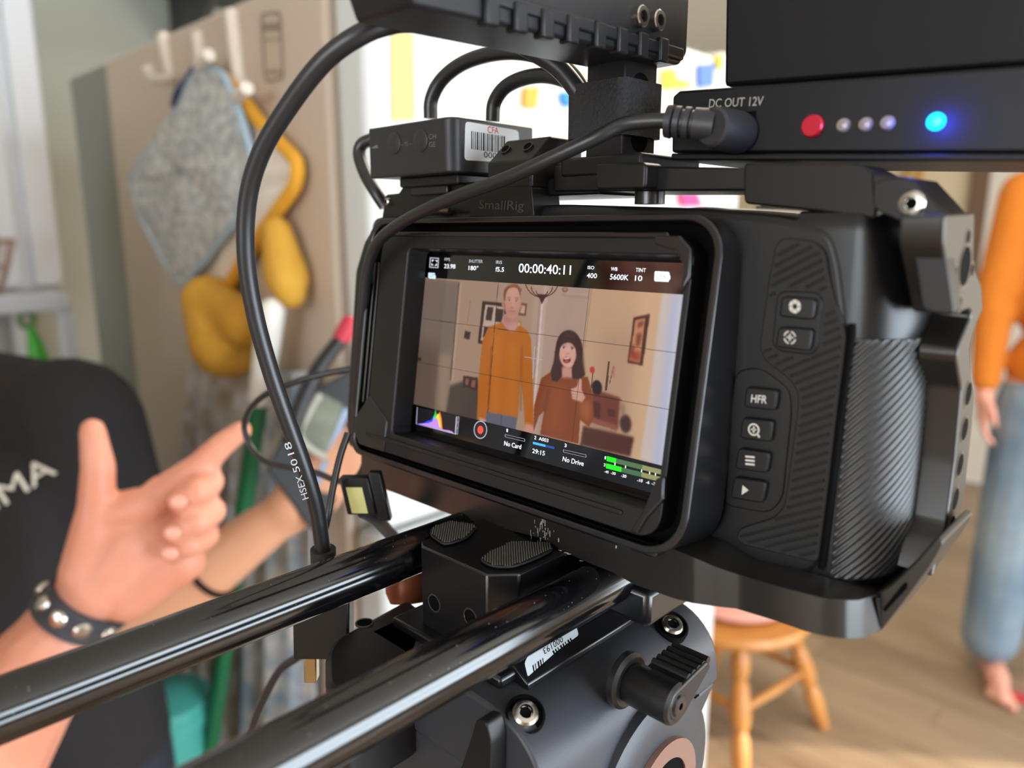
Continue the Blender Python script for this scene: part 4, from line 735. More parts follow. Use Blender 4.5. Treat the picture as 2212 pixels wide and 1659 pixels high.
lab = MB().prism(rpoly([S(*p) for p in ((1133, 1432), (1143, 1412), (1230, 1358), (1245, 1354), (1250, 1372), (1205, 1405), (1140, 1462))], .8), nS*.08).build('barcode_sticker', mat('sticker_white', 'd3dbe2', .4), th_)
text('sticker_number', '000193', S(1213, 1374), S(1172, 1402), S(1217, 1386), m_dark, lab, .12)
for k in range(16):
    u0, v0 = 1150+(1236-1150)*k/16, 1434-(1434-1372)*k/16
    if k < 5 or k > 7: w_ = (2.2, 1.2, 3)[k % 3]; MB().prism([S(u0, v0+4, .1), S(u0+w_, v0+3-w_*.6, .1), S(u0+w_+3, v0+(18 if k < 5 else 8), .1), S(u0+3, v0+(20 if k < 5 else 10), .1)], nS*.04).build('barcode_bar', m_dark, lab, 0, 0, 0)
for P in (PZ(1135, 1543, -89.5), PZ(1452, 1352, -89.5)):
    ax = np.array([.45, -.25, .86]); MB().lathe([(5.6, -3), (5.6, .3), (5.0, .6), (4.6, -.5)], P, ax, 28).build('bolt_recess', m_dark, th_); screw(P-ax*.3+np.array([0, 0, .3]), ax, 3.7, th_, 'bolt')
MB().tube([(50.9, y_, -112) for y_ in (-46, 0, 30)], .35, 6, 0).build('seam', m_dark, th_)
fx = 66; le = MB().prism(rpoly([PX(*p, fx) for p in ((1530, 1427), (1537, 1440), (1480, 1545), (1462, 1564), (1448, 1558), (1446, 1530), (1456, 1500), (1490, 1466))], 1.2), (-13, 0, 0)).build('pan_lock_lever', m_blk, th_, .9, 3)
for k in range(5): u_, v_ = 1488+k*10.5, 1464-k*9.2; MB().tube([PX(u_, v_, fx-.6)-np.array([12, 0, 0]), PX(u_, v_, fx-.6)], 1.25, 10, 0).build('grip_ridge', m_blk, le)
hc2 = PX(1466, 1524, fx); screw(hc2-np.array([.9, 0, 0]), (1, 0, 0), 3.4, le, m_=m_mid, hexr=.3); MB().lathe([(5.6, -16), (6.2, -14), (6.2, -1), (5.4, -.2), (.05, -.2)], hc2, (1, 0, 0), 32).build('lever_hub', m_blk, th_); MB().lathe([(8.5, -19), (8.5, -17), (7.5, -16)], hc2, (1, 0, 0), 32).build('hub_flange', m_blk, th_)
rc = PX(1432, 1712, 55); MB().lathe([(30, 48), (30, 52.5), (27, 54), (22, 54.4)], (0, rc[1], rc[2]), (1, 0, 0), 48).build('drag_housing', m_hd, th_); MB().lathe([(17.5, 54), (17.5, 56.2), (11.5, 56.2), (11.5, 54)], (0, rc[1], rc[2]), (1, 0, 0), 48).build('drag_ring', mat('bronze_ring', '8a6a5e', .45, .3), th_)
MB().lathe([(11.3, 54), (11.3, 55.6), (.05, 55.6)], (0, rc[1], rc[2]), (1, 0, 0), 40).build('drag_knob', m_dark, th_)
MB().prism(rpoly([PY(*p, -47) for p in ((1055, 1562), (1062, 1532), (1085, 1538), (1095, 1580), (1092, 1720), (1000, 1720))], 1.5), (0, -6, 0)).build('front_jaw', m_blk, th_, 1)
MB().prism(rpoly([PZ(*p, -88) for p in ((702, 1410), (720, 1380), (770, 1352), (880, 1292), (930, 1330), (900, 1420), (740, 1500), (702, 1480))], 4), (0, 0, -34)).build('side_housing', m_blk, th_, 2, 3)
MB().box(-30, 14, -46, 10, -110, -89).build('plate_seat', m_blk, th_, 2); hole(PZ(787, 1345, -87.8), (0, 0, 1), 2.6, th_)
MB().lathe([(7, 0), (8.5, 4), (8.5, 12), (6, 16), (.1, 17)], PZ(884, 1300, -94), (-.3, .2, 1)).build('release_knob', mat('copper_knob', '9a5638', .4, .3), th_)
MB().lathe([(34, -170), (40, -176), (40, -196), (26, -204), (26, -235), (52, -245), (52, -285), (20, -300), (20, -560), (1, -561)], (8, 0, 0), (0, 0, 1), 40).build('bowl', m_blk, th_)
for k in range(3):
    a = math.radians(200+120*k); d_ = np.array([math.cos(a), math.sin(a), 0]); MB().tube([np.array([8, 0, -262])+d_*45, np.array([8, 0, -H0+10])+d_*430], 15, 14, 0).build('leg', m_blk, th_); MB().ell(np.array([8, 0, -H0+14])+d_*432, (22, 22, 14)).build('rubber_foot', m_rub, th_)
# ---------------------------------------------------------------- top handle
hn = thing('top_handle', 'black top handle with notched rail and two steel socket screws', 'handle', (18, 20, 64)); m_hn = mat('handle_black', '212124', .4, .35, bump=(2600, .25, .0001))
ya, yb = -69, 38; z0h = 86.8; z1h = 118
MB().prism([(31, y_, z_) for y_, z_ in ((ya, z0h), (yb-4, z0h+3.2), (yb, z0h+7), (yb, z1h), (ya-2, z1h), (ya-2, z0h+5))], (-21, 0, 0)).build('grip_bar', m_hn, hn, 1, 2)
for k, (u, v) in enumerate(((1056, 22), (1118, 38), (1176, 52), (1231, 64), (1290, 76), (1338, 88), (1383, 97), (1427, 108))):
    P = PX(u, v, 31); MB().box(29, 32.6, P[1]-2.2, P[1]+2.2, P[2]-3.6, P[2]+3.2).build('rail_tooth', m_hn, hn, .6)
MB().box(30, 31.8, -48, yb-3, z0h+4.5, z0h+8).build('rail', m_hn, hn, .6)
P = PX(1395, 34, 30); sl = [PX(*p, 30.9) for p in ((1150, -18), (1330, -18), (1440, 8), (1458, 30), (1452, 62), (1432, 78), (1350, 58), (1150, 6))]
MB().prism(rpoly(sl, 3), (-.6, 0, 0)).build('slot', m_dark, hn)
for u, v, e in ((1392, 34, 3.5), (1428, 43, 3.5)):
    P = PX(u, v, 33.5); s_ = MB().lathe([(2.9, -6), (2.9, -.3), (2.6, 0), (1.6, 0), (1.5, -1.6), (.05, -1.6)], P, (1, 0, 0), 28).build('socket_screw', m_steel, hn, 0, 0, 30); MB().lathe([(1.5, -1.5), (.05, -1.4)], P, (1, 0, 0), 6).build('socket', m_dark, s_, 0, 0, 0)
MB().box(11, 25, 14, 31, 58, 91).build('post', m_hn, hn, .6)
for z_ in (83.6, 67.5): MB().prism([(25.05, 22.5+4.2*math.cos(a), z_+3.4*math.sin(a)) for a in np.linspace(0, 2*math.pi, 20)[:-1]], (-.5, 0, 0)).build('post_slot', m_dark, hn)
MB().box(6, 36, 8, 40, 57, 62.5).build('foot_plate', m_hn, hn, .8)
sp = thing('cable_strap', 'black woven hook-and-loop strap binding cables to the handle post', 'strap', (18, 22, 66))
MB().frame([(x, y_, 68.5) for x, y_ in rrect(4, 26.8, 12, 33, 3)], [(x, y_, 68.5) for x, y_ in rrect(5.4, 25.4, 13.4, 31.6, 2.4)], (0, 0, 16)).build('band', mat('woven_black', '26272a', .7, bump=(900, 1, .0008)), sp)
MB().prism([PY(*p, 14) for p in ((1234, 205), (1285, 184), (1288, 262), (1263, 288))], (0, 10, 0)).build('strap_tail', mat('woven_black', '26272a', .7), sp, .6)
# ---------------------------------------------------------------- power plate and battery
pp = thing('power_plate', 'black battery plate marked DC OUT 12V with red button and glowing blue light', 'battery plate', PY(1800, 346, 30)); m_pp = mat('power_black', '0a0a0d', .45, spec=.35, bump=(2500, .15, .0001))
MB().prism([PY(*p, 20) for p in ((1452, 208), (1466, 196), (2212, 141), (2330, 132), (2330, 330), (1450, 330))], (0, 46, 0)).build('housing', m_pp, pp, .8)
MB().prism([PY(*p, 19.4) for p in ((1449, 331), (2330, 331), (2330, 349), (1449, 346))], (0, 47, 0)).build('base_rim', m_pp, pp, .5)
text('marking', 'DC OUT 12V', PY(1531, 233, 20), PY(1648, 228, 20), PY(1533, 214, 20), mat('silver_ink', 'a9a39a', .5), pp, .06, bold=.008)
MB().lathe([(2.8, 0), (2.8, 1.2), (2.4, 1.7), (.05, 1.7)], PY(1758, 273, 20), (0, -1, 0), 28).build('power_button', mat('red_anodised', 'c81e38', .3, .3), pp)
for u, v in ((1823, 271), (1871, 269), (1918, 266)): MB().lathe([(1.75, 0), (1.75, .6), (1.3, 1.4), (.05, 1.7)], PY(u, v, 20), (0, -1, 0), 20).build('charge_light', mat('clear_lens', '9a9088', .15), pp)
P = PY(2023, 263, 20); MB().lathe([(2.0, 0), (2.0, .7), (1.4, 1.7), (.05, 2.0)], P, (0, -1, 0), 20).build('status_light', mat('blue_light', '0fb4ff', .3, emit=3.0), pp)
pl_ = bpy.data.lights.new('status_glow', 'POINT'); pl_.energy = .012; pl_.color = (.02, .04, 1); pl_.shadow_soft_size = .002; po = bpy.data.objects.new('status_glow', pl_); col.objects.link(po); po.location = W(P+np.array([0, -6.5, 0])); attach(po, pp)
MB().box(*(lambda a, b_: (a[0], b_[0], 19.7, 21, b_[2], a[2]))(PY(1560, 248, 20), PY(1629, 312, 20))).build('socket_panel', m_dark, pp)
bt = thing('camera_battery', 'large black brick battery mounted behind the power plate', 'battery', PY(1900, 150, 40)); MB().prism([PY(*p, 27) for p in ((1563, 187), (1567, -70), (2420, -70), (2420, 123))], (0, 52, 0)).build('case', mat('battery_black', '0b0b0d', .55, spec=.3, bump=(2000, .2, .0001)), bt, 1.2)
# ---------------------------------------------------------------- wireless box
wr = thing('wireless_receiver', 'small black wireless box with two round buttons and a CFA barcode sticker', 'receiver', (-56, 16, 60)); m_wr = mat('receiver_black', '26262a', .42, bump=(2500, .15, .0001))
q = PY(976, 250, -2); q0 = PY(795, 268, -2); q1 = PY(975, 372, -2); q2 = PY(797, 352, -2); xA, xB = q0[0], q[0]; zT, zB = q[2], q1[2]; yE = PX(1153, 277, xB)[1]
MB().prism([(x, y_, zB) for x, y_ in rrect(xA, xB, -2, yE, [.8, 4.5, 1.2, 1.2], 6)], (0, 0, zT-zB)).build('case', m_wr, wr, .7, 3)
for u in (851, 909): bn = MB().lathe([(3.9, 0), (3.9, .25), (3.4, .5), (.05, .5)], PY(u, 310 if u < 880 else 304, -2), (0, -1, 0), 28).build('button', m_wr, wr)
text('marking', '— M/S —', PY(866, 317, -2), PY(890, 314, -2), PY(866, 307, -2), m_inkd, wr, .06); text('marking', 'CH', PY(926, 301, -2), PY(942, 300, -2), PY(926, 290, -2), m_inkd, wr, .06)
MB().prism([PY(*p, -2.1) for p in ((800, 321), (816, 320), (815, 312))], (0, .1, 0)).build('level_mark', m_inkd, wr, 0, 0, 0); text('marking', 'GE', PY(927, 318, -2), PY(941, 317, -2), PY(927, 307, -2), m_inkd, wr, .06)
fp = lambda u, v, l=0: PX(u, v, xB+.06+l); stk = MB().prism(rpoly([fp(*p) for p in ((1005, 262), (1120, 282), (1122, 352), (1003, 346))], 1.6), (.1, 0, 0)).build('asset_sticker', mat('sticker_pale', 'd6dade', .4), wr)
text('sticker_word', 'CFA', fp(1053, 287, .1), fp(1077, 290, .1), fp(1053, 272, .1), mat('sticker_red', 'd8323c', .5), stk, .05, bold=.01); text('sticker_number', '000192', fp(1045, 340, .1), fp(1100, 347, .1), fp(1045, 327, .1), m_dark, stk, .05)
u = 1018
for k, w_ in enumerate((2, 1, 1.4, 2.6, 1, 1.8, 3, 1, 2.2, 1.4, 2.8, 1, 1.6, 2.4, 1, 2, 2.8)):
    v0 = 283+(u-1018)*.16; v1 = 322+(u-1018)*.14; MB().prism([fp(u, v0, .1), fp(u+w_, v0+.3, .1), fp(u+w_, v1+.3, .1), fp(u, v1, .1)], (.06, 0, 0)).build('barcode_bar', m_dark, stk, 0, 0, 0); u += w_+2.6
MB().box(xA+10, xB-4, 4, yE-4, zB-3.5, zB).build('shoe_mount', m_blk, wr, .6); MB().box(xA+14, xB-12, 6, yE-10, zB-6.5, zB-3.2).build('shoe_foot', m_mid, wr, .5)
# ---------------------------------------------------------------- cables
m_cab = mat('cable_black', '1d1e20', .38, spec=.6)
def cable(name, label, path, r, cat='cable', m_=m_cab, n=16):
    t = thing(name, label, cat, path[len(path)//2]); MB().tube(path, r, n, 10).build('sheath', m_, t); return t
Dp = [(PD(u, v, d)) for u, v, d in ((905, 48, 196), (850, 50, 188), (780, 74, 186), (700, 132, 190), (622, 232, 198), (562, 335, 206), (534, 440, 213), (532, 560, 219), (551, 680, 225), (584, 800, 231), (620, 905, 236), (656, 1005, 241), (684, 1100, 246), (698, 1192, 250))]
hc_ = cable('video_cable', 'thick black video cable looping from the top handle down past the rods, printed lettering', Dp, 2.6, n=22)
e0, e1 = PD(698, 1186, 250), PD(700, 1262, 254); MB().tube([e0, e1], 4.2, 16, 0).build('strain_relief', m_rub, hc_)
Pn = PD(700, 1362, 256); fu = RT*0+np.array([.72, .69, 0]); fv = np.array([.05, .02, 1.]); fo = np.cross(fu, fv)
def pbox(mb, c, u0, u1, v0, v1, w0, w1): return mb.box(u0, u1, w0, w1, v0, v1, fr=lambda a, b_, c_: c+fu*a+fo*b_+fv*c_)
pbox(MB(), Pn, -9.4, 9.4, -8.4, 14, -4.5, 4.5).build('plug_body', m_blk, hc_, .9, 3); pbox(MB(), Pn, -6.4, -2.2, -18.6, -8.4, -2.2, 2.2).build('plug_tip', mat('gold_plate', 'b9a27a', .28, .9), hc_, .4)
def lettering(body, i0, i1, side):
    # white print following the cable surface toward the viewer
    L_, R_ = PD(*i0), PD(*i1); d = R_-L_; v_ = CAM-(L_+R_)/2; v_ /= np.linalg.norm(v_); w_ = np.cross(v_, d/np.linalg.norm(d)); LLp = L_+v_*3.1-w_*side/2; text('lettering', body, LLp, LLp+d, LLp+w_*side, mat('cable_print', 'a9acb0', .6), hc_, .02)
lettering('HSEX', (660, 1078, 243), (645, 1028, 241.3), 2.1); lettering('50', (642, 1020, 241), (633, 992, 240), 2.1); lettering('18', (629, 982, 239.4), (620, 956, 238.4), 2.1)
dcp = [PY(u, v, y_) for u, v, y_ in ((1445, 261, 5), (1400, 262, 3), (1345, 270, 0), (1280, 301, -5), (1180, 347, -9), (1090, 387, -11), (1000, 419, -12), (920, 452, -12), (852, 491, -11), (812, 530, -10), (793, 590, -9), (784, 670, -8), (776, 770, -6), (771, 860, -3), (776, 950, 3))]
dc = cable('power_cable', 'thin black power cable sweeping from the DC plug across the clamp to the hood corner', dcp, 2.1)
P0 = PY(1600, 288, 20); MB().lathe([(5.3, 0), (5.6, 2), (5.4, 10), (5.1, 12.5), (4.4, 13.2), (.05, 13.2)], P0, (-.12, -1, .05), 32).build('plug_barrel', mat('plug_grey', '2a2b2f', .45), dc)
B0, B1 = PY(1545, 272, 10), PY(1440, 262, 5.5); L = np.linalg.norm(B1-B0)
MB().lathe([(4.4, 0), (4.2, L*.3), (4.2, L*.42), (3.4, L*.44), (3.4, L*.49), (4.2, L*.51), (4.2, L*.62), (3.4, L*.64), (3.4, L*.69), (4.2, L*.71), (4.2, L*.82), (3.4, L*.84), (4.4, L*.88), (4.2, L), (2.2, L*1.02)], B0, B1-B0, 24).build('strain_relief', mat('plug_grey', '2a2b2f', .45), dc)
cable('antenna_cable', 'thick black cable making the larger arch from the wireless box to the handle post', [PY(u, v, y_) for u, v, y_ in ((930, 256, 16), (932, 215, 16), (955, 172, 17), (1000, 137, 18), (1060, 117, 19), (1120, 113, 20), (1180, 126, 21), (1232, 156, 21), (1262, 200, 20), (1275, 250, 19))], 2.6)
cable('antenna_cable', 'thick black cable making the smaller inner arch from the wireless box to the strap', [PY(u, v, y_) for u, v, y_ in ((1064, 262, 22), (1068, 222, 22), (1092, 188, 22), (1135, 168, 22), (1185, 164, 22), (1235, 180, 21), (1262, 212, 20), (1276, 255, 19))], 2.5)
cable('handle_cable', 'black cable dropping from under the handle into the strap', [PY(u, v, y_) for u, v, y_ in ((1120, 92, 6), (1165, 118, 9), (1205, 145, 12), (1240, 185, 14), (1262, 225, 16), (1270, 275, 17))], 3.0)
cable('strap_cord', 'black cord arm curving behind the wireless box to the cage screw', [PY(u, v, y_) for u, v, y_ in ((806, 300, 14), (782, 312, 12), (776, 336, 11), (790, 378, 10), (812, 415, 10), (832, 446, 12))], 2.6)
cable('data_cable', 'thin black cable loop hanging left of the screen hood', [PY(u, v, y_) for u, v, y_ in ((760, 797, 14), (700, 808, 6), (630, 828, -2), (565, 858, -8), (530, 905, -10), (536, 955, -10), (572, 996, -8), (630, 1010, -4), (685, 1022, 2), (735, 1040, 6), (772, 1030, 9), (790, 990, 10), (782, 948, 10))], 1.5)
cable('data_cable', 'thin black cable running down from the hood corner to the rod', [PD(u, v, d) for u, v, d in ((752, 935, 280), (735, 985, 278), (720, 1050, 276), (708, 1120, 274), (690, 1200, 276), (680, 1300, 280))], 1.3)
cable('loose_wire', 'slim dark wire hanging in a curve below the rods', [PD(u, v, d) for u, v, d in ((690, 1385, 330), (645, 1418, 335), (605, 1448, 340), (575, 1500, 345), (550, 1560, 350), (535, 1640, 355), (530, 1760, 360))], 1.9)
yp = thing('video_plug', 'black plug with a pale yellow label below the hood corner', 'plug', PD(778, 1100, 285)); Pp = PD(776, 1072, 285); fu0, fv0 = fu, fv
fv = np.array([-.18, -.1, 1.]); fv /= np.linalg.norm(fv); fo = np.cross(fu, fv)
pbox(MB(), Pp, -5.4, 5.8, -6.6, 8, -3, 3).build('plug_body', m_blk, yp, .8); pbox(MB(), Pp, -3.4, 2.6, -5.8, 4.4, -3.15, -3.0).build('label', mat('yellow_label', 'd8d28c', .5), yp); pbox(MB(), Pp, -3.4, 2.6, -5.8, 4.4, 3.0, 3.15).build('label', mat('yellow_label', 'd8d28c', .5), yp)
pbox(MB(), Pp, 5.9, 10.5, -9, 10, -2, 3).build('side_latch', m_blk, yp, .6); MB().tube([Pp+fv*-6, PD(812, 1120, 292), PD(840, 1150, 305), PD(880, 1190, 320)], 2.6, 12).build('cord', mat('cord_grey', '3a4450', .5), yp)
# ================================================================ people
m_skin = mat('skin_warm', 'dd9c84', .5, sub=.12, bump=(120, .3, .002), var=(16, 'd08468', .5)); m_skin2 = mat('skin_tan', 'd39a78', .5, sub=.1, bump=(120, .25, .002)); m_skin3 = mat('skin_pale', 'd99a86', .5, sub=.1)
m_eye = mat('eye_white', 'e8e4de', .2); m_iris = mat('iris_dark', '3a2c24', .2); m_lip = mat('lip', 'b0685c', .5)
def nrm(v): v = np.asarray(v, float); return v/np.linalg.norm(v)
def hand(mb, w, d, pn, th, s=1.0, curl=.35):
    """palm and five fingers: wrist w, direction d, palm normal pn, thumb side th"""
    d, pn, th = nrm(d), nrm(pn), nrm(th); mb.capsule(w, w+d*30*s, 24*s, 27*s)
    for k, (o, l, r) in enumerate(((27, 72, 9.2), (9, 80, 9.4), (-9, 74, 9), (-26, 58, 8))):
        b_ = w+d*82*s+th*o*s; mb.capsule(w+d*18*s+th*o*.6*s, b_, 15*s, 11.5*s); p = b_; dd = d; c = curl*(1+.15*k)
        for q, f_ in ((.45, .6), (.32, 1.2), (.25, 1.5)):
            dd = nrm(dd*math.cos(c*f_*.55)+pn*math.sin(c*f_*.55)); e = p+dd*l*q*s; mb.capsule(p, e, r*s, (r-.9)*s, 12, 4); p = e; r -= .7
    a = w+d*22*s+th*22*s; b_ = a+(d*.62+th*.6+pn*.35)*34*s; c_ = b_+(d*.9+th*.25+pn*.25)*30*s; e_ = c_+(d*.95+pn*.2)*22*s
    mb.capsule(w+d*6*s, a, 19*s, 15*s); mb.capsule(a, b_, 14*s, 11.5*s); mb.capsule(b_, c_, 11*s, 9.6*s); mb.capsule(c_, e_, 9.6*s, 8*s)
def head(mb, c, f, r, u, parent_list):
    mb.ell(c+u*18, (74, 94, 100), (r, f, u)); mb.ell(c-u*48+f*22, (54, 62, 58), (r, f, u)); mb.ell(c+f*78-u*6, (40, 20, 60), (r, f, u)); mb.capsule(c+f*96+u*8, c+f*112-u*20, 7, 11); mb.ell(c+f*70-u*92, (24, 22, 16), (r, f, u))
    for s in (-1, 1): mb.ell(c+r*s*76-f*4-u*4, (8, 18, 30), (r, f, u)); mb.ell(c+r*s*36+f*74-u*22, (22, 18, 18), (r, f, u))
def face(root, c, f, r, u, hairc, style='short'):
    for s in (-1, 1):
        e = MB().ell(c+r*s*31+f*86+u*10, (13, 8, 5.4), (r, f, u)).build('eye', m_eye, root, 0, 0, 80); MB().ell(c+r*s*31+f*93+u*10, (5.4, 3, 5.2), (r, f, u)).build('iris', m_iris, e, 0, 0, 80)
        MB().tube([c+r*s*16+f*95+u*26, c+r*s*32+f*95+u*31, c+r*s*48+f*86+u*25], 3.6, 8, 4).build('eyebrow', mat('hair'+hairc, hairc, .7), root)
    MB().tube([c-r*24+f*88-u*52, c+f*97-u*51, c+r*24+f*88-u*52], [3, 6, 3], 10, 5).build('lips', m_lip, root)
    mb = MB().ell(c+u*36-f*14, (82, 96, 96), (r, f, u)); mb.ell(c+u*70+f*30, (60, 55, 52), (r, f, u))
    if style == 'short': mb.ell(c-f*46-u*20, (70, 52, 66), (r, f, u))
    fuse('hair', mb, mat('hair'+hairc, hairc, .7, bump=(300, 1, .003)), root, 7, 3)
# ---------------------------------------------------------------- man in the orange sweater, far right
F_ = nrm((.4, -.92, 0)); R_ = np.array([F_[1], -F_[0], 0]); U_ = np.array([0, 0, 1.])          # R_ = his right (image left)
mc0 = np.array([-150, 2520, -H0])
def Q(x, y, z): return mc0+R_*x+F_*y+U_*z          # x to his right
man = thing('person', 'standing person in orange sweater and blue jeans, barefoot, arms at sides', 'person', Q(0, 0, 0))
mb = MB(); hcn = Q(0, 10, 1775); head(mb, hcn, F_, R_, U_, None); mb.capsule(Q(0, -8, 1540), Q(0, 4, 1690), 60, 54); mb.capsule(Q(-120, -6, 1480), Q(120, -6, 1480), 62, 62); mb.capsule(Q(0, -6, 1430), Q(0, -4, 1000), 98, 98)
for s in (-1, 1):
    mb.capsule(Q(s*195, 0, 1500), Q(s*232, 5, 1200), 52, 42); mb.capsule(Q(s*232, 5, 1200), Q(s*238, 40, 940), 40, 27); hand(mb, Q(s*238, 40, 935), -U_+F_*.12, -R_*s*.8+F_*.1, F_, 1.04, .45)
    mb.capsule(Q(s*92, 0, 960), Q(s*105, 10, 520), 88, 60); mb.capsule(Q(s*105, 10, 520), Q(s*112, -10, 95), 58, 40); mb.capsule(Q(s*112, -18, 42), Q(s*114, 70, 34), 38, 30); mb.capsule(Q(s*114, 70, 34), Q(s*118, 172, 20), 36, 20)
    for k in range(5): mb.capsule(Q(s*(94+k*13), 156-k*6, 16), Q(s*(95+k*14), 204-k*12, 13), 12, 13-k)
fuse('body', mb, m_skin3, man, 8, 4); face(man, hcn, F_, R_, U_, '6a4630')
mb = MB(); mb.capsule(Q(-120, 0, 1492), Q(120, 0, 1492), 78, 78); mb.capsule(Q(-60, 4, 1400), Q(60, 4, 1400), 132, 132); mb.capsule(Q(-62, 4, 1200), Q(62, 4, 1200), 128, 128); mb.capsule(Q(-66, 0, 1010), Q(66, 0, 1010), 118, 118); mb.capsule(Q(0, -4, 1500), Q(0, -2, 1560), 82, 74)
for s in (-1, 1): mb.capsule(Q(s*190, 0, 1500), Q(s*232, 5, 1210), 68, 56); mb.capsule(Q(s*232, 5, 1210), Q(s*238, 38, 965), 55, 40)
for z_ in (1330, 1250, 1140, 1040): mb.tube([Q(-120, 110, z_+20), Q(-30, 132, z_-10), Q(90, 122, z_+24), Q(150, 60, z_+10)], [6, 13, 10, 4], 8, 6)
fuse('sweater', mb, mat('orange_knit', 'd27a1c', .85, bump=(500, .5, .002), var=(6, 'c06a14', .5)), man, 9, 3)
mb = MB(); mb.capsule(Q(-62, 0, 960), Q(62, 0, 960), 112, 112)
for s in (-1, 1): mb.capsule(Q(s*92, 0, 900), Q(s*116, 10, 520), 106, 92); mb.capsule(Q(s*116, 10, 520), Q(s*126, -4, 130), 90, 84)
fuse('jeans', mb, mat('washed_denim', '5f7488', .85, bump=(600, .5, .002), var=(5, '8a9aa4', .35)), man, 9, 3)
rt_ = PZ(2170, 1495, -H0+1); MB().box(rt_[0]-6, rt_[0]+210, rt_[1]-24, rt_[1]+24, -H0+.2, -H0+1).build('floor_tape', mat('red_tape', 'c8283a', .5), None); tag(bpy.data.objects['floor_tape'], 'red tape mark stuck on the floor in front of the bare foot', 'tape')
MB().box(rt_[0]+150, rt_[0]+198, rt_[1]+24, rt_[1]+190, -H0+.2, -H0+1).build('floor_tape', mat('red_tape', 'c8283a', .5), None); tag(bpy.data.objects['floor_tape.001'], 'red tape strip on the floor between the two bare feet', 'tape')
# ---------------------------------------------------------------- person in black T-shirt behind the rods
pb = thing('person', 'person in black printed T-shirt at left, holding up a small monitor', 'person', (-900, -120, -H0))
D8 = 840
sh_ = PD(150, 925, D8); ne = PD(-190, 800, 900); hcB = PD(-250, 500, 900); fB = nrm(CAM*np.array([1, 1, 0])-np.array([sh_[0], sh_[1], 0])+np.array([150, 60, 0])); rB = np.array([fB[1], -fB[0], 0])
cB = np.array([PD(-160, 1250, 930)[0], PD(-160, 1250, 930)[1], 0]); hip = np.array([cB[0], cB[1], 900-H0])
el = PD(300, 1345, 830); wr_ = PD(590, 1125, 800)
mb = MB(); head(mb, hcB, fB, rB, U_, None); mb.capsule(ne-U_*40, hcB-U_*60, 58, 54); mb.capsule(ne-U_*70, hip, 84, 96); mb.capsule(ne-U_*60, sh_, 50, 46); mb.capsule(sh_, el, 46, 38); mb.capsule(el, el*.45+wr_*.55, 38, 33); mb.capsule(el*.45+wr_*.55, wr_, 33, 25)
hd_ = nrm(PD(680, 1060, 790)-wr_); hand(mb, wr_, hd_, nrm(CAM-wr_)*-.3+nrm((.7, .7, .3)), U_, .95, .9)
s2 = 2*ne-sh_; s2[2] = sh_[2]-20; e2 = s2+np.array([-60, -40, -290]); w2_ = e2+fB*230+U_*-60; mb.capsule(s2, e2, 46, 38); mb.capsule(e2, w2_, 36, 26); hand(mb, w2_, fB, U_*-1, rB*-1, .95, .4)
for s in (-1, 1): k0 = hip+rB*s*85; k1 = np.array([k0[0], k0[1], 500-H0]); k2 = np.array([k0[0], k0[1], 80-H0]); mb.capsule(k0, k1, 85, 58); mb.capsule(k1, k2, 56, 40); mb.capsule(k2-U_*40, k2-U_*46+fB*150, 36, 26)
fuse('body', mb, m_skin2, pb, 7, 5); face(pb, hcB, fB, rB, U_, '2a201c')
mb = MB(); mb.capsule(ne-U_*95, hip+np.array([0, 0, 60]), 118, 150); mb.capsule(ne-U_*35, sh_+U_*2, 74, 70); mb.capsule(ne-U_*35, s2, 74, 70); mb.capsule(sh_*.55+ne*.45-U_*130, s2*.5+ne*.5-U_*130, 125, 120); mb.capsule(sh_*.5+ne*.5-U_*150, hip+np.array([0, 0, 60]), 135, 150); mb.capsule(sh_, sh_*.35+el*.65, 80, 66); mb.capsule(s2, s2*.4+e2*.6, 72, 62)
q1, q2 = PD(60, 1130, 830), PD(150, 1620, 860); mb.capsule(q1, q2, 105, 108)
shirt = fuse('t_shirt', mb, mat('black_cotton', '1c191b', .9, bump=(200, .5, .003)), pb, 7, 5)
mb = MB(); mb.capsule(hip+rB*60, hip-rB*60, 140, 140); mb.capsule(PD(150, 1640, 860), PD(200, 1900, 880), 108, 105)
for s in (-1, 1): k0 = hip+rB*s*85; k1 = np.array([k0[0], k0[1], 500-H0]); k2 = np.array([k0[0], k0[1], 90-H0]); mb.capsule(k0, k1, 112, 84); mb.capsule(k1, k2, 82, 70)
fuse('trousers', mb, mat('navy_twill', '20242f', .85, bump=(300, .4, .002)), pb, 9, 4)
for s in (-1, 1): k2 = hip+rB*s*85; fuse('shoe', MB().capsule((k2[0], k2[1], 45-H0), np.array([k2[0], k2[1], 36-H0])+fB*160, 48, 36), mat('dark_shoe', '26262a', .6), pb, 8, 4)
# printed word across the chest, wrapped on the shirt
tx_ = text('printed_word', 'SIGMA', PD(-108, 1168, 690), PD(125, 1022, 690), PD(-134, 1127, 690), mat('white_print', 'd8d2c4', .7), pb, 0)
sb = tx_.modifiers.new('sub', 'SUBSURF'); sb.subdivision_type = 'SIMPLE'; sb.levels = 0
me = tx_.data; b = bmesh.new(); b.from_mesh(me); bmesh.ops.triangulate(b, faces=b.faces); bmesh.ops.subdivide_edges(b, edges=b.edges, cuts=2, use_grid_fill=True); b.to_mesh(me); b.free(); tx_.modifiers.clear()
from mathutils.bvhtree import BVHTree
bv = BVHTree.FromPolygons([W((0, 0, 0))*0+(shirt.matrix_world.to_translation()*0+v.co) for v in shirt.data.vertices], [tuple(p.vertices) for p in shirt.data.polygons])
o_ = W(CAM)
for v in me.vertices:
    d_ = (v.co-o_).normalized(); h_ = bv.ray_cast(o_, d_)
    if h_[0] is not None: v.co = h_[0]-d_*.0015+h_[1]*.0008
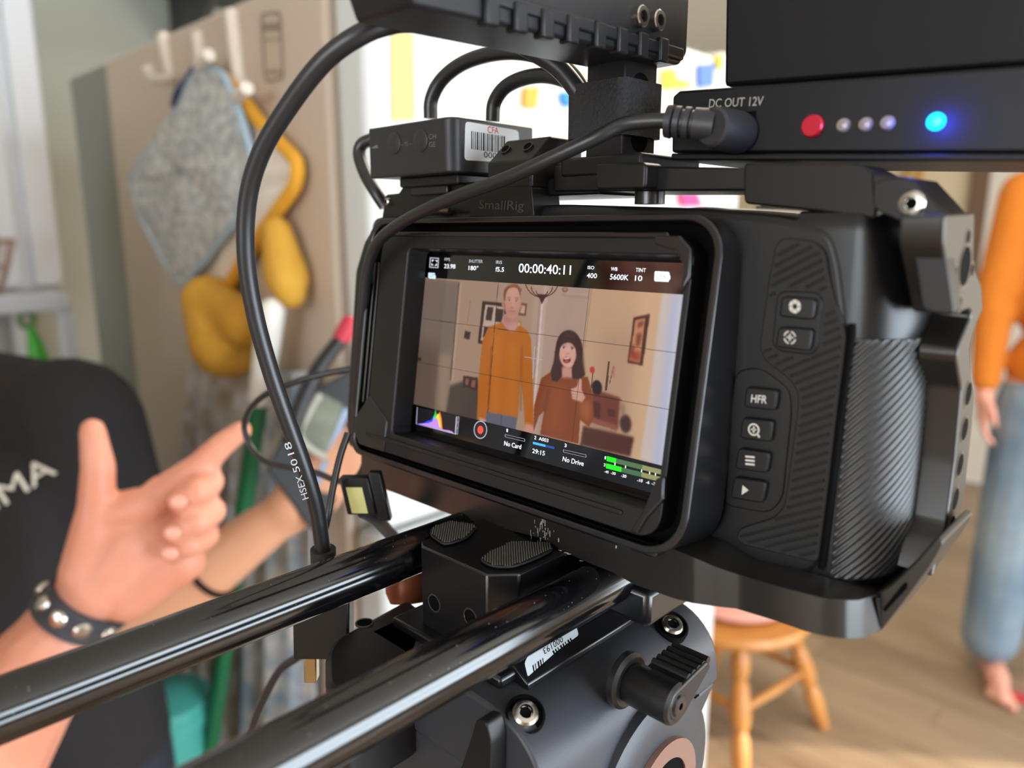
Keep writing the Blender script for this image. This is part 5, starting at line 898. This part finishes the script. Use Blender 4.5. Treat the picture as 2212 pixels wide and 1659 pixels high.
# hair tie on the wrist, held monitor
wt = el*.45+wr_*.55; wa = nrm(wr_-el); u1 = nrm(np.cross(wa, U_)); u2 = np.cross(wa, u1)
MB().tube([wt+34.5*(u1*math.cos(a)+u2*math.sin(a)) for a in np.linspace(0, 2*math.pi, 33)], 3.2, 8, 0).build('hair_tie', m_dark, None); tag(bpy.data.objects['hair_tie'], 'thin black hair tie around the forearm in the black T-shirt', 'hair tie')
mo = thing('field_monitor', 'small black handheld monitor with grey screen held behind the camera', 'monitor', PD(680, 1060, 770)); mp_ = [PD(*p) for p in ((574, 1012, 770), (655, 858, 770), (770, 790, 790), (800, 900, 800), (712, 1118, 780), (676, 1152, 770))]
md_ = -nrm(np.cross(mp_[2]-mp_[0], mp_[4]-mp_[0])); md_ = md_ if md_@(mp_[0]-CAM) > 0 else -md_
MB().prism(rpoly(mp_, 8), md_*22).build('case', mat('monitor_black', '1e1f20', .5), mo, 2); MB().prism(rpoly([PD(*p) for p in ((640, 942, 768.5), (693, 850, 770), (742, 874, 778), (706, 1000, 773))], 4), md_*2).build('screen', mat('monitor_screen', '6f7468', .3, var=(30, '8a8f7e', .3)), mo)
MB().prism([PD(*p) for p in ((744, 880, 776), (756, 888, 778), (690, 1050, 772), (678, 1044, 771))], md_*2).build('screen_edge_strip', mat('pale_blue_strip', '8f9cb4', .4), mo)
an = thing('antenna_wand', 'black rubber stick with red tip rising from the handheld monitor', 'antenna', PD(640, 960, 740)); MB().tube([PD(630, 960, 740), PD(648, 880, 740), (PD(690, 795, 745)), PD(735, 735, 750)], [7.5, 8, 8, 7.5], 14).build('stick', m_blk, an); MB().lathe([(8.5, 0), (9, 4), (9, 22), (5, 26)], PD(735, 735, 750), PD(760, 690, 752)-PD(735, 735, 750)).build('red_tip', mat('red_plastic', 'b8283c', .5), an)
MB().tube([PD(690, 850, 765), PD(662, 900, 760), PD(646, 940, 758), PD(668, 968, 760), PD(705, 990, 764)], 3.6, 10).build('lanyard', mat('pale_lanyard', 'a9a498', .7), None); tag(bpy.data.objects['lanyard'], 'pale cord hanging in a bend on the handheld monitor', 'cord')
# ---------------------------------------------------------------- pointing person beside the photographer (only the arm reaches into the picture)
pa = thing('person', 'outstretched bare forearm and pointing hand with thumb up, studded wristband', 'person', (-520, -800, -H0))
dW = 575; mb = MB(); px_ = lambda u, v, d: PD(u, v, d); mm = dW/F_PX
wr0 = px_(188, 1300, 570)
# palm: overlapping metacarpals
pk = {'index': (352, 1068, 566), 'middle': (400, 1096, 576), 'ring': (410, 1142, 580), 'pinky': (400, 1190, 580)}
for k, r0, r1 in (('index', 22, 15), ('middle', 22, 14.5), ('ring', 22, 14), ('pinky', 20, 13.5)): mb.capsule(px_(205, 1260, 574), px_(*pk[k]), r0, r1)
mb.capsule(px_(215, 1270, 566), px_(285, 1180, 566), 26, 22); mb.capsule(px_(275, 1290, 568), px_(395, 1215, 572), 19, 16); mb.ell(px_(300, 1160, 570), (38, 38, 18), (RT, UP, FW))
# thumb
mb.capsule(px_(195, 1240, 562), px_(208, 1110, 556), 22, 14.5); mb.capsule(px_(208, 1110, 556), px_(212, 1010, 554), 13.5, 12); mb.capsule(px_(212, 1010, 554), px_(200, 930, 556), 12, 9.2); mb.capsule(px_(228, 1120, 558), px_(330, 1085, 563), 12, 14)
# index finger
mb.capsule(px_(*pk['index']), px_(428, 1012, 560), 14, 11.2); mb.capsule(px_(428, 1012, 560), px_(478, 962, 562), 11, 9.4); mb.capsule(px_(478, 962, 562), px_(522, 930, 564), 9.3, 7.6)
# curled fingers: out from the knuckle, back toward the palm
for (k, p1, p2, p3, r) in (('middle', (452, 1040, 562), (425, 1062, 543), (388, 1082, 541), 10.4), ('ring', (458, 1104, 566), (425, 1128, 546), (378, 1150, 544), 10), ('pinky', (446, 1158, 570), (412, 1178, 552), (370, 1194, 550), 9)):
    mb.capsule(px_(*pk[k]), px_(*p1), r+1.6, r+.6); mb.capsule(px_(*p1), px_(*p2), r+.4, r); mb.capsule(px_(*p2), px_(*p3), r, r-1.6)
mb.capsule(px_(250, 1215, 574), wr0, 29, 27)
f1, f2_, elb = px_(122, 1385, 563), px_(38, 1500, 540), px_(-90, 1690, 480); mb.capsule(wr0, f1, 27, 31); mb.capsule(f1, f2_, 31, 40); mb.capsule(f2_, elb, 40, 46)
shA = np.array([-420, -640, 60]); mb.capsule(elb, shA, 46, 58); hA = np.array([-520, -800, 250]); fA = nrm((.2, .98, 0)); rA = np.array([fA[1], -fA[0], 0])
armA = fuse('body', (lambda m2: (head(m2, hA, fA, rA, U_, None), m2.capsule(hA-U_*230, hA-U_*60, 60, 54), m2.capsule(hA-U_*260+rA*110, hA-U_*260-rA*110, 80, 80), m2)[-1])(mb), m_skin, pa, 2.6, 5); face(pa, hA, fA, rA, U_, '4a3626')
mb = MB(); mb.capsule(hA-U_*270+rA*120, hA-U_*270-rA*120, 92, 92); mb.capsule(hA-U_*350, hA-U_*760, 150, 140); mb.capsule(shA, shA*.6+elb*.4, 74, 66); mb.capsule(shA, hA-U_*280, 78, 90); s3 = hA-U_*270-rA*190; mb.capsule(s3, s3-U_*280, 72, 62); mb.capsule(s3-U_*280, s3-U_*520+fA*40, 52, 40)
fuse('shirt', mb, mat('grey_cotton', '6a6c70', .9), pa, 9, 4)
mb = MB(); mb.capsule(hA-U_*780+rA*60, hA-U_*780-rA*60, 140, 140)
for s in (-1, 1): k0 = hA-U_*800+rA*s*88; k1 = np.array([k0[0], k0[1], 480-H0]); k2 = np.array([k0[0], k0[1], 70-H0]); mb.capsule(k0, k1, 105, 80); mb.capsule(k1, k2, 78, 66); mb.capsule(k2-U_*20, np.array([k2[0], k2[1], 36-H0])+fA*150, 46, 34)
fuse('trousers', mb, mat('charcoal_cloth', '33343a', .9), pa, 10, 4)
for (u, v, d, a, nm) in ((384, 1084, 539, 0, 'middle'), (372, 1151, 542, 0, 'ring'), (366, 1195, 548, 0, 'pinky')): MB().ell(px_(u, v, d-7), (6.5, 5, 2.5), (RT, UP, FW), 12).build('fingernail', mat('nail', 'e8a590', .35), pa, 0, 0, 80)
# studded leather wristband
wbd = thing('wristband', 'dark leather wristband with round metal studs on the pointing arm', 'wristband', wr0); ax = nrm((f1-wr0)-FW*((f1-wr0)@FW)*.8); cW = px_(163, 1320, 560); u1 = nrm(np.cross(ax, FW)); u2 = np.cross(ax, u1); rw = 36.5
bva = BVHTree.FromPolygons([v.co.copy() for v in armA.data.vertices], [tuple(q.vertices) for q in armA.data.polygons])
def skin_r(c, n):                                 # distance from the arm axis to the skin
    h = bva.ray_cast(W(c+n*75), Vector(tuple(-n)), .075)
    return min(60, 75-h[3]*1000) if h[0] is not None else 38
AN = np.linspace(0, 2*math.pi, 57)[:-1]; rg_ = []
def smo(r): return [sum(r[(i+k) % len(r)] for k in range(-2, 3))/5 for i in range(len(r))]
DN = [u1*math.cos(a)+u2*math.sin(a) for a in AN]
for off, lift in ((-10, .6), (-10, 3.2), (0, 3.6), (10, 3.2), (10, .6)):
    c = cW+ax*off; rr = smo([skin_r(c, n) for n in DN]); rg_.append([c+n*(r+lift) for n, r in zip(DN, rr)])
MB().rings(rg_, cap=False).build('strap', mat('slate_leather', '34363e', .55, bump=(300, .5, .001)), wbd, 0, 0, 50)
for k in range(0, 56, 7):
    P_ = rg_[2][k]; n_ = DN[k]; MB().lathe([(6.4, -1.5), (6.4, .6), (4.8, 2.4), (.1, 3.2)], P_, n_, 16).build('stud', m_steel, wbd)
